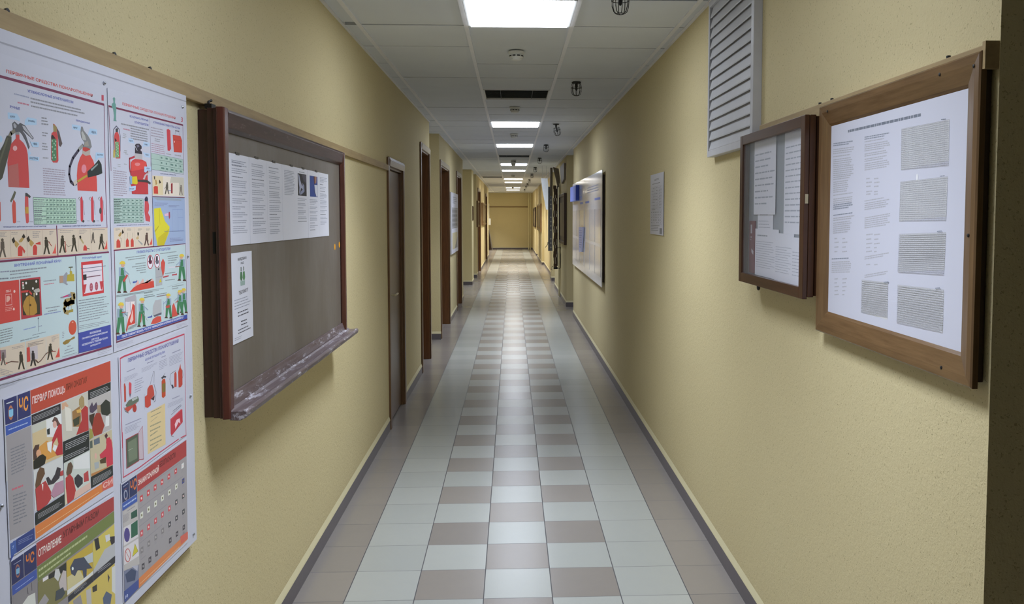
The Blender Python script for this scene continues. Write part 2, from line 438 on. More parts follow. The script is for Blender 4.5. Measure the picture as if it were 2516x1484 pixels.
# ---- smoke detectors
det = thing('smoke_detector', (.03, 5.52, ZC), 'white round smoke detector nearest the camera, hanging just past the first light', 'smoke detector', 'round smoke detectors along the ceiling')
one('base', lambda b: b.lathe([(.052, 0), (.052, -.012), (.046, -.016)], det.location, 2, M_WHITE), det, det.location, smooth=False)
one('head', lambda b: b.lathe([(.044, -.016), (.046, -.022), (.046, -.036), (.038, -.044), (.036, -.052), (.02, -.056)], det.location, 2, M_WHITE), det, det.location)
def slots(b):
    for k in range(10):
        t = 2*math.pi*k/10; c, s_ = math.cos(t), math.sin(t)
        p = [(det.location.x+c*r-s_*w, det.location.y+s_*r+c*w) for r, w in ((.0465, -.010), (.0475, -.010), (.0475, .010), (.0465, .010))]
        b.prism(p, 2, ZC-.034, ZC-.026, M_BLACK)
one('slot_ring', slots, det, det.location)
snapshot()
for y, l in ((8.33, 'second smoke detector, just past the first dark grille'), (11.05, 'third smoke detector, between the second and third lights'),
             (16.35, 'smoke detector just past the second dark vent strip'), (17.22, 'smoke detector hanging right in front of the fourth light'),
             (22.4, 'far smoke detector between the fifth and sixth lights'), (31.9, 'farthest smoke detector, seen against the last pair of lights')):
    c = copy_tree(det); c.location = (.03, y, ZC); c['label'] = l

# ---- wire-caged lamps hanging in a row on the right side of the ceiling
cg = thing('caged_lamp', (.52, 6.75, ZC), 'wire cage lamp level with the first dark grille, nearest one seen whole', 'caged lamp', 'row of wire caged lamps on the right of the ceiling')
def cage_parts(root):
    c = root.location
    one('mount_plate', lambda b: b.lathe([(.034, 0), (.038, -.004), (.036, -.010), (.014, -.014)], c, 2, M_BLACK, 16), root, c)
    def cage(b):
        prof = [(.028, -.010), (.038, -.022), (.042, -.045), (.040, -.075), (.032, -.098), (.018, -.107)]
        for k in range(8):
            t = 2*math.pi*k/8
            b.tube([(c.x+r*math.cos(t), c.y+r*math.sin(t), c.z+h) for r, h in prof], .0021, M_BLACK, 5)
        for r, h in ((.042, -.045), (.018, -.107)):
            b.tube([(c.x+r*math.cos(2*math.pi*k/16), c.y+r*math.sin(2*math.pi*k/16), c.z+h) for k in range(17)], .0021, M_BLACK, 5)
    one('wire_cage', cage, root, c)
    one('lamp_holder', lambda b: b.lathe([(.012, -.012), (.012, -.035), (.009, -.040), (.011, -.055), (.004, -.068)], c, 2, M_BLACK, 12), root, c)
cage_parts(cg)
snapshot()
for y, l, tilt in ((4.02, 'wire cage lamp at the top edge of the picture beside the nearest light', 0), (12.75, 'third wire cage lamp in view, beside the third lit panel', 0),
              (15.65, 'fourth wire cage lamp in view, level with the second dark vent strip', 0), (18.72, 'fifth wire cage lamp in view, just past the split light', 0),
              (21.7, 'sixth wire cage lamp in view, just past the fifth light', 0), (25.0, 'seventh wire cage lamp in view, level with the sixth light', 0),
              (28.1, 'eighth wire cage lamp in view, just past the seventh light', 0), (31.0, 'ninth wire cage lamp in view, far down the ceiling row', 0),
              (34.2, 'tenth and farthest wire cage lamp of the ceiling row', 0)):
    c = copy_tree(cg); c.location = (.52, y, ZC); c['label'] = l; c.rotation_euler.z = y
# the second one is loose: it hangs tilted from a short neck under its plate
lz = thing('caged_lamp', (.52, 9.85, ZC), 'loose wire cage lamp hanging tilted from its neck beside the second lit panel', 'caged lamp', 'row of wire caged lamps on the right of the ceiling')
one('mount_plate', lambda b: b.lathe([(.036, 0), (.036, -.006), (.013, -.012), (.010, -.034), (.013, -.040)], lz.location, 2, M_BLACK, 16), lz, lz.location)
for ch in [k for k in ALL if k.parent == cg and k.name != 'mount_plate']:
    c = ch.copy(); col.objects.link(c); c.parent = lz; c.location = (0, 0, -.028); c.rotation_euler = (R(8), R(-14), 0)

# ------------------------------------------------------------------ doors
def door(n, x, y0, y1, top, depth=.10, hw=.06, header=M_HEAD, leaf=M_DOOR, jambm=M_DOORF, reveal=M_DOORF):
    o = setting(thing('door_%d' % n, (x, (y0+y1)/2, 0), None, None))
    c = o.location
    def fr(b):
        w = .016
        b.box(x, x+w, y0-hw, y0+.01, 0, top+hw, jambm); b.box(x, x+w, y1-.01, y1+hw, 0, top+hw-.002, jambm)
        b.box(x-depth-.04, x, y0-.001, y0+.022, 0, top, jambm); b.box(x-depth-.04, x, y1-.022, y1+.001, 0, top, reveal)
        b.box(x-depth-.04, x, y0+.022, y1-.022, top-.022, top, jambm)
    one('door_frame', fr, o, c, bevel=.003)
    one('door_header', lambda b: b.prism([(x, top-.008), (x+.018, top-.004), (x+.022, top+hw*.7), (x+.014, top+hw+.004), (x, top+hw+.01)], 1, y0+.008, y1+hw-.004, header), o, c)
    lf = one('door_leaf', lambda b: b.box(x-depth-.04, x-depth, y0+.024, y1-.024, .012, top-.026, leaf), o, c, bevel=.002)
    return o, lf
d1, leaf1 = door(1, XL, 6.47, 7.29, 2.045, .02)
def dh(b):
    x = XL-.02; y = 6.60; z = 1.03
    b.lathe([(.024, 0), (.024, .006), (.012, .008)], (x, y, z), 0, M_BRASS, 16)
    b.tube([(x+.004, y, z), (x+.045, y, z), (x+.052, y+.01, z), (x+.054, y+.12, z+.002)], [.008, .008, .008, .007], M_BRASS, 8)
M_BRASS = plain('pale_brass', 'c9bd9a', .3, .5)
one('door_handle', dh, leaf1, d1.location)
one('number_plate', lambda b: (b.box(XL-.021, XL-.016, 6.63, 6.655, 1.86, 1.94, M_BLACK), b.box(XL-.021, XL-.015, 6.645, 6.675, 1.765, 1.85, M_STEEL)), leaf1, d1.location)
door(2, XL, 8.76, 9.60, 2.36, .13, .06, M_HEADW, M_DOORD, M_DOORF, M_DOORD)
door(3, XBL, 11.22, 12.70, 2.34, .17, .06, M_HEADW, M_DOORD, M_DOORF, M_DOORD)
door(4, XBL, 14.50, 15.66, 2.36, .12, .06, M_HEADW, M_DOORD, M_DOORF, M_DOORD)
door(5, XDL, 23.0, 24.75, 2.35, .12, .06, M_HEADW, M_DOORD, M_DOORF, M_DOORD)
door(6, XDL, 29.65, 31.3, 2.36, .12, .06, M_HEADW, M_DOORD, M_DOORF, M_DOORD)

# ------------------------------------------------------------------ laths on the walls
def lath(b, x0, x1, y0, y1, z, h=.043): b.box(x0, x1, y0, y1, z-h/2, z+h/2, M_LATH)
tag(one('wall_lath', lambda b: lath(b, XL, XL+.018, .4, 6.40, 2.022), origin=(XL, 3.4, 2.022), bevel=.002), 'beige painted wooden lath along the left wall from posters to first door', 'wooden lath')
tag(one('wall_lath', lambda b: lath(b, XR-.018, XR, 1.705, 3.30, 1.998), origin=(XR, 2.5, 1.998), bevel=.002), 'beige painted wooden lath behind the two frames on the right wall', 'wooden lath')
tag(one('wall_rail', lambda b: b.box(-1.25, .76, YE-.03, YE, 2.03, 2.075, M_LATHD), origin=(0, YE, 2.05)), 'thin brownish rail across the yellow end wall', 'rail')


# ------------------------------------------------------------------ printing helpers: flat ink shapes on a sheet in a plane x = const
INKS = {}
def ink(hexc):
    if hexc not in INKS:
        rgb = tuple(lin([v/255 for v in PALETTE[hexc]])) if isinstance(hexc, int) else lin(hexc)
        m = bpy.data.materials.new('print_ink'); m.use_nodes = True; b = m.node_tree.nodes['Principled BSDF']
        b.inputs['Base Color'].default_value = (*rgb, 1); b.inputs['Roughness'].default_value = .45
        INKS[hexc] = m
    return INKS[hexc]
TXT = {}
def glyphs(text, shear=0.0):
    """outline letters of the built-in font as flat polygons scaled to a unit box"""
    if text in TXT: return TXT[text]
    cu = bpy.data.curves.new('t', 'FONT'); cu.body = text; cu.size = 1; cu.resolution_u = 2; cu.offset = .028
    ob = bpy.data.objects.new('t', cu); col.objects.link(ob)
    dg = bpy.context.evaluated_depsgraph_get(); dg.update()
    me = bpy.data.meshes.new_from_object(ob.evaluated_get(dg))
    vs = [(v.co.x, v.co.y) for v in me.vertices]; fs = [tuple(p.vertices) for p in me.polygons]
    bpy.data.objects.remove(ob); bpy.data.curves.remove(cu); bpy.data.meshes.remove(me)
    if not vs: TXT[text] = ([], []); return TXT[text]
    x0 = min(v[0] for v in vs); x1 = max(v[0] for v in vs); y0 = min(v[1] for v in vs); y1 = max(v[1] for v in vs)
    vs = [((a-x0)/(x1-x0), (c-y0)/max(1e-6, y1-y0)) for a, c in vs]
    TXT[text] = (vs, fs); return TXT[text]

class Sheet:
    """collects shapes given as (y, z) points; every overlapping shape sits a hair in front of the one below"""
    def __init__(s, b, x, n): s.b = b; s.x = x; s.n = n; s.boxes = []     # n = +1: faces +x, -1: faces -x
    def lvl(s, pts):
        bb = (min(p[0] for p in pts), max(p[0] for p in pts), min(p[1] for p in pts), max(p[1] for p in pts))
        l = 0
        for q in s.boxes:
            if q[4] >= l and q[0] < bb[1]-1e-5 and q[1] > bb[0]+1e-5 and q[2] < bb[3]-1e-5 and q[3] > bb[2]+1e-5: l = q[4]+1
        s.boxes.append((*bb, l)); return s.x+s.n*(.00012+.00008*l)
    def poly(s, c, pts):
        x = s.lvl(pts); m = ink(c) if isinstance(c, (str, int)) else c
        s.b.face([(x, p[0], p[1]) for p in pts], m)
    def line(s, c, w, pts):
        x = s.lvl(pts+[(pts[0][0]+w, pts[0][1]+w)]); m = ink(c); w /= 2
        for (a, b_), (c_, d) in zip(pts, pts[1:]):
            L = math.hypot(c_-a, d-b_) or 1e-6; nx, ny = -(d-b_)/L*w, (c_-a)/L*w; ex, ey = (c_-a)/L*w*.5, (d-b_)/L*w*.5
            s.b.face([(x, a-ex+nx, b_-ey+ny), (x, a-ex-nx, b_-ey-ny), (x, c_+ex-nx, d+ey-ny), (x, c_+ex+nx, d+ey+ny)], m)
    def text(s, c, t, p0, p1, q0):
        """p0 lower left, p1 lower right, q0 upper left"""
        vs, fs = glyphs(t)
        ax, az = p1[0]-p0[0], p1[1]-p0[1]; bx, bz = q0[0]-p0[0], q0[1]-p0[1]
        P = [(p0[0]+u*ax+v*bx, p0[1]+u*az+v*bz) for u, v in vs]
        if not P: return
        x = s.lvl(P); m = ink(c)
        for f in fs: s.b.face([(x, P[i][0], P[i][1]) for i in f], m)
    def lines(s, c, p0, p1, q0, n, seed=0, fill=.5, ragged=.25):
        """n rows of small unreadable words inside the quad p0 (upper left) p1 (upper right) q0 (lower left)"""
        r = random.Random(seed*31+n); ax, az = p1[0]-p0[0], p1[1]-p0[1]; bx, bz = q0[0]-p0[0], q0[1]-p0[1]
        W = math.hypot(ax, az); H = math.hypot(bx, bz)/n; x = s.lvl([p0, p1, q0, (p1[0]+bx, p1[1]+bz)]); m = ink(c)
        for i in range(n):
            v0 = (i+.5-fill/2)/n; v1 = (i+.5+fill/2)/n; u = 0.0; end = 1-ragged*r.random()*(1 if i < n-1 else 2)
            while u < end:
                w = (1.5+4*r.random())*H*.55/W; e = min(end, u+w)
                if e-u > H*.4/W: s.b.face([(x, p0[0]+uu*ax+vv*bx, p0[1]+uu*az+vv*bz) for uu, vv in ((u, v0), (e, v0), (e, v1), (u, v1))], m)
                u = e+H*.28/W
    def table(s, c, p0, p1, q0, nr, nc, w=.0005, seed=0, words=None):
        ax, az = p1[0]-p0[0], p1[1]-p0[1]; bx, bz = q0[0]-p0[0], q0[1]-p0[1]
        P = lambda u, v: (p0[0]+u*ax+v*bx, p0[1]+u*az+v*bz)
        for i in range(nr+1): s.line(c, w, [P(0, i/nr), P(1, i/nr)])
        for j in range(nc+1): s.line(c, w, [P(j/nc, 0), P(j/nc, 1)])
        if words is not None:
            r = random.Random(seed); x = s.x+s.n*.0006; m = ink(words)
            for i in range(nr):
                for j in range(nc):
                    k = .25+.4*r.random(); y0 = (i+.32)/nr; y1 = (i+.66)/nr
                    s.b.face([(x, *P((j+.15)/nc, y0)), (x, *P((j+.15+k)/nc, y0)), (x, *P((j+.15+k)/nc, y1)), (x, *P((j+.15)/nc, y1))], m)

def sheet_body(b, x, n, quad, m, t=.0008, sub=1):
    """thin paper sheet with real thickness; quad of (y,z)"""
    f = [(x, *p) for p in quad]; k = [(x-n*t, *p) for p in quad]
    b.face(f, m); b.face(k[::-1], m)
    for i in range(len(quad)):
        j = (i+1) % len(quad); b.face([f[i], k[i], k[j], f[j]], m)

# ------------------------------------------------------------------ left: poster board
pb = thing('poster_board', (-.937, 1.97, 1.35), 'large white board carrying fire safety posters at the left edge', 'board')
def foam(b):
    b.box(-.937, -.9315, 1.44, 2.445, .708, 2.004, M_FOAM)
one('backing', foam, pb, pb.location, bevel=.0008)
one('edge_strip', lambda b: b.box(-.9315, -.9306, 1.44, 2.44, 1.980, 1.984, M_STRIP) if False else b.face([(-.9313, 1.44, 1.975), (-.9313, 2.444, 1.986), (-.9313, 2.444, 1.989), (-.9313, 1.44, 1.978)], ink('a9a9b4')), pb, pb.location)
for y, z in ((1.962, 1.965), (2.415, 1.969), (2.424, 1.545), (2.420, 1.141), (2.418, .734), (1.528, 1.134)):
    one('pin', lambda b: b.lathe([(.0045, 0), (.0045, .002), (.0025, .004), (.0008, .005)], (-.9312, y, z), 0, M_STEEL, 12), pb, (-.9312, y, z))
tag(one('wall_lath', lambda b: b.box(XL, XL+.018, 1.1, 2.40, .70, .735, M_LATHV), origin=(XL, 1.7, .72)), 'short brown lath under the bottom of the poster board', 'wooden lath')
for y in (1.617, 2.037, 2.231):
    tag(one('nail', lambda b: b.lathe([(.003, -.004), (.005, 0), (.006, .004), (.003, .006)], (XL+.012, y, 2.0435), 0, M_BLACK, 10), origin=(XL+.012, y, 2.045)),
        {1.617: 'dark nail above the poster board, nearest the left edge of the photo', 2.037: 'dark nail in the lath above the right poster column, left one', 2.231: 'dark nail in the lath above the poster board, nearest its right corner'}[y], 'nail', 'nails in the lath over the poster board')

POSTERS = {
 'p1': ('extinguisher_poster', 'tall fire extinguisher poster with big red cylinders, top left on the board'),
 'p3': ('extinguisher_poster', 'tall poster with yellow and red extinguisher sketches, top right on the board'),
 'p4': ('equipment_poster', 'red-bordered poster of wheeled fire equipment, right column below the tall poster'),
 'p5': ('sign_chart_poster', 'grey chart of small fire safety signs, lowest in the right column'),
 'p6': ('first_aid_poster', 'first aid poster with photographs of people in red, left column middle'),
 'p7': ('poisoning_poster', 'poster with green band and yellow photographs, bottom of the left column')}
def run_art(b, x, n, cmds):
    s = Sheet(b, x, n)
    S = lambda p: (p[0]/10000, p[1]/10000)
    def pts(a): return [(a[i]/10000, a[i+1]/10000) for i in range(0, len(a), 2)]
    for c in cmds:
        k = c[0]
        if k == 'P': s.poly(c[1], pts(c[2]))
        elif k == 'L': s.line(c[1], c[2]/10000, pts(c[3]))
        elif k == 'T': s.text(c[1], c[2], *pts(c[3]))
        elif k == 'G': s.lines(c[1], *pts(c[2]), c[3], c[4], c[5] if len(c) > 5 else .5, c[6] if len(c) > 6 else .25)
        elif k == 'B': s.table(c[1], *pts(c[2]), c[3], c[4], c[5]/10000, c[6], c[7])
PALETTE = [(216, 90, 84), (198, 78, 96), (126, 48, 84), (90, 102, 180), (162, 168, 192), (150, 150, 156), (204, 132, 150), (102, 108, 180), (186, 216, 240), (78, 90, 114), (210, 78, 78), (192, 108, 102), (234, 180, 180), (96, 96, 102), (174, 174, 180), (192, 192, 198), (150, 150, 150), (138, 132, 114), (78, 78, 66), (102, 102, 84), (84, 138, 102), (54, 48, 48), (162, 144, 90), (96, 84, 84), (180, 210, 186), (174, 162, 174), (222, 84, 78), (234, 144, 156), (204, 72, 66), (192, 180, 168), (138, 138, 138), (192, 192, 186), (162, 156, 144), (72, 66, 84), (156, 156, 150), (216, 204, 192), (198, 168, 66), (42, 54, 54), (144, 162, 156), (204, 84, 72), (216, 90, 78), (174, 174, 186), (216, 90, 90), (210, 162, 72), (72, 72, 72), (192, 222, 198), (90, 120, 114), (108, 144, 132), (126, 156, 144), (138, 150, 150), (216, 72, 84), (156, 156, 156), (126, 120, 132), (78, 78, 78), (96, 102, 150), (228, 210, 186), (192, 168, 150), (198, 144, 132), (174, 162, 156), (102, 90, 78), (66, 60, 48), (120, 108, 96), (216, 72, 66), (192, 156, 90), (54, 48, 42), (234, 96, 84), (198, 78, 66), (126, 120, 102), (192, 174, 126), (222, 168, 150), (204, 222, 222), (108, 102, 132), (102, 114, 192), (150, 156, 174), (150, 156, 162), (126, 132, 144), (216, 78, 72), (246, 228, 222), (192, 66, 78), (192, 144, 66), (138, 102, 48), (84, 60, 36), (210, 72, 66), (192, 186, 174), (174, 156, 114), (246, 240, 234), (240, 228, 222), (216, 78, 84), (72, 138, 96), (252, 222, 210), (252, 198, 192), (246, 186, 168), (252, 216, 204), (246, 174, 162), (192, 174, 66), (162, 144, 60), (102, 108, 90), (162, 162, 168), (192, 156, 132), (210, 144, 156), (174, 150, 96), (210, 72, 126), (162, 156, 162), (144, 144, 162), (174, 156, 72), (120, 138, 186), (162, 156, 72), (138, 150, 192), (216, 90, 66), (246, 186, 162), (84, 96, 108), (150, 168, 210), (150, 162, 180), (162, 132, 66), (132, 138, 138), (150, 162, 168), (198, 78, 84), (162, 144, 144), (102, 90, 84), (210, 198, 198), (120, 90, 78), (228, 90, 78), (162, 72, 66), (198, 72, 60), (72, 84, 168), (240, 240, 252), (222, 66, 72), (240, 228, 234), (108, 108, 132), (120, 66, 84), (54, 54, 60), (210, 72, 78), (186, 90, 108), (246, 210, 216), (144, 150, 156), (126, 48, 78), (120, 102, 132), (108, 162, 150), (222, 114, 114), (198, 132, 150), (192, 150, 168), (96, 96, 114), (66, 66, 72), (216, 78, 78), (126, 174, 126), (210, 186, 78), (48, 42, 42), (204, 228, 192), (174, 174, 174), (192, 216, 240), (54, 48, 60), (120, 114, 132), (216, 216, 222), (210, 204, 216), (198, 192, 192), (222, 78, 78), (198, 66, 78), (234, 138, 138), (216, 66, 78), (216, 78, 66), (180, 54, 60), (138, 126, 132), (102, 90, 102), (252, 192, 186), (186, 210, 198), (120, 156, 144), (204, 66, 72), (234, 84, 78), (240, 144, 144), (144, 180, 216), (228, 204, 48), (66, 66, 66), (156, 78, 84), (108, 126, 120), (216, 84, 90), (66, 60, 84), (96, 102, 144), (234, 216, 192), (138, 126, 108), (216, 186, 132), (174, 174, 168), (96, 72, 66), (168, 162, 150), (102, 84, 126), (240, 228, 210), (234, 216, 174), (210, 204, 186), (216, 72, 60), (96, 90, 78), (138, 126, 114), (156, 36, 48), (144, 150, 198), (168, 186, 216), (162, 174, 186), (234, 222, 60), (192, 174, 48), (216, 198, 48), (156, 144, 42), (126, 144, 198), (180, 66, 90), (246, 198, 216), (138, 144, 180), (108, 120, 162), (102, 114, 186), (150, 162, 162), (162, 180, 198), (84, 54, 48), (228, 180, 150), (240, 210, 78), (210, 84, 78), (210, 204, 198), (72, 96, 174), (222, 78, 66), (240, 186, 174), (246, 240, 246), (66, 54, 66), (102, 36, 60), (108, 108, 120), (186, 186, 186), (144, 144, 156), (72, 72, 84), (228, 210, 60), (222, 90, 78), (204, 66, 78), (228, 222, 228), (162, 102, 90), (162, 174, 174), (186, 180, 186), (246, 234, 228), (252, 204, 192), (198, 90, 78), (192, 192, 192), (222, 216, 222), (168, 150, 156), (72, 90, 174), (252, 246, 252), (174, 168, 180), (210, 72, 96), (102, 102, 168), (108, 114, 180), (150, 150, 174), (162, 162, 180), (222, 84, 96), (90, 102, 120), (108, 120, 102), (192, 198, 192), (186, 66, 60), (126, 120, 120), (90, 90, 102), (78, 84, 96), (210, 78, 66), (84, 54, 60), (174, 180, 186), (204, 84, 54), (138, 120, 66), (72, 72, 78), (102, 108, 114), (66, 66, 84), (204, 78, 66), (84, 90, 96), (234, 210, 156), (150, 144, 126), (168, 162, 132), (252, 210, 216), (90, 96, 114), (120, 114, 120), (162, 66, 78), (90, 102, 84), (126, 138, 114), (186, 66, 78), (210, 192, 198), (210, 216, 204), (174, 168, 168), (186, 72, 72), (252, 240, 228), (108, 48, 48), (48, 60, 102), (168, 174, 192), (210, 126, 96), (186, 192, 216), (228, 126, 66), (72, 102, 180), (192, 210, 240), (204, 198, 192), (156, 150, 156), (168, 162, 168), (54, 96, 78), (234, 228, 228), (90, 78, 144), (54, 108, 84), (210, 108, 102), (222, 210, 66), (90, 90, 72), (132, 138, 162), (72, 84, 114), (198, 198, 210), (72, 90, 156), (222, 228, 252), (234, 144, 84), (228, 114, 96), (252, 210, 162), (222, 78, 84), (252, 234, 228), (246, 246, 240), (240, 240, 222), (132, 126, 90), (72, 78, 144), (222, 96, 102), (252, 216, 210), (90, 90, 90), (144, 138, 138), (198, 192, 186), (84, 78, 84), (216, 216, 216), (204, 84, 66), (252, 222, 216), (132, 60, 42), (54, 60, 114), (234, 240, 240), (204, 132, 96), (54, 84, 156), (150, 210, 240), (252, 168, 84), (72, 102, 186), (138, 138, 144), (48, 48, 54), (180, 180, 180), (228, 204, 156), (216, 216, 198), (234, 168, 84), (108, 78, 72), (234, 186, 168), (198, 60, 66), (252, 252, 246), (54, 60, 60), (90, 66, 60), (240, 180, 138), (42, 42, 36), (216, 210, 192), (228, 180, 144), (240, 234, 216), (168, 126, 78), (72, 78, 60), (180, 156, 108), (192, 66, 66), (234, 186, 96), (42, 48, 48), (90, 78, 96), (54, 60, 54), (168, 66, 54), (174, 150, 120), (72, 60, 48), (168, 162, 84), (240, 240, 234), (210, 198, 162), (108, 120, 132), (96, 108, 96), (216, 66, 84), (90, 54, 60), (108, 60, 54), (180, 186, 186), (198, 138, 84), (90, 72, 48), (228, 228, 222), (114, 84, 60), (198, 72, 72), (66, 60, 66), (198, 150, 168), (198, 78, 78), (252, 246, 234), (216, 222, 210), (108, 84, 66), (198, 66, 66), (60, 60, 66), (234, 198, 180), (234, 222, 186), (216, 120, 132), (234, 138, 72), (252, 210, 156), (222, 108, 96), (252, 198, 186), (60, 84, 168), (54, 72, 138), (72, 102, 174), (168, 192, 240), (156, 150, 150), (180, 72, 72), (126, 138, 78), (198, 204, 150), (48, 54, 102), (192, 198, 222), (174, 114, 96), (54, 78, 132), (138, 192, 222), (234, 132, 60), (180, 198, 240), (150, 144, 144), (228, 228, 216), (96, 90, 96), (138, 132, 84), (54, 54, 54), (222, 222, 216), (210, 198, 192), (78, 84, 90), (210, 180, 72), (222, 210, 156), (78, 84, 102), (204, 210, 210), (234, 234, 228), (246, 252, 246), (222, 204, 102), (198, 198, 198), (60, 54, 60), (228, 228, 228), (222, 198, 102), (72, 66, 60), (96, 108, 132), (78, 72, 78), (162, 156, 156), (120, 126, 138), (144, 150, 162), (186, 186, 192), (180, 180, 186), (240, 240, 240)]
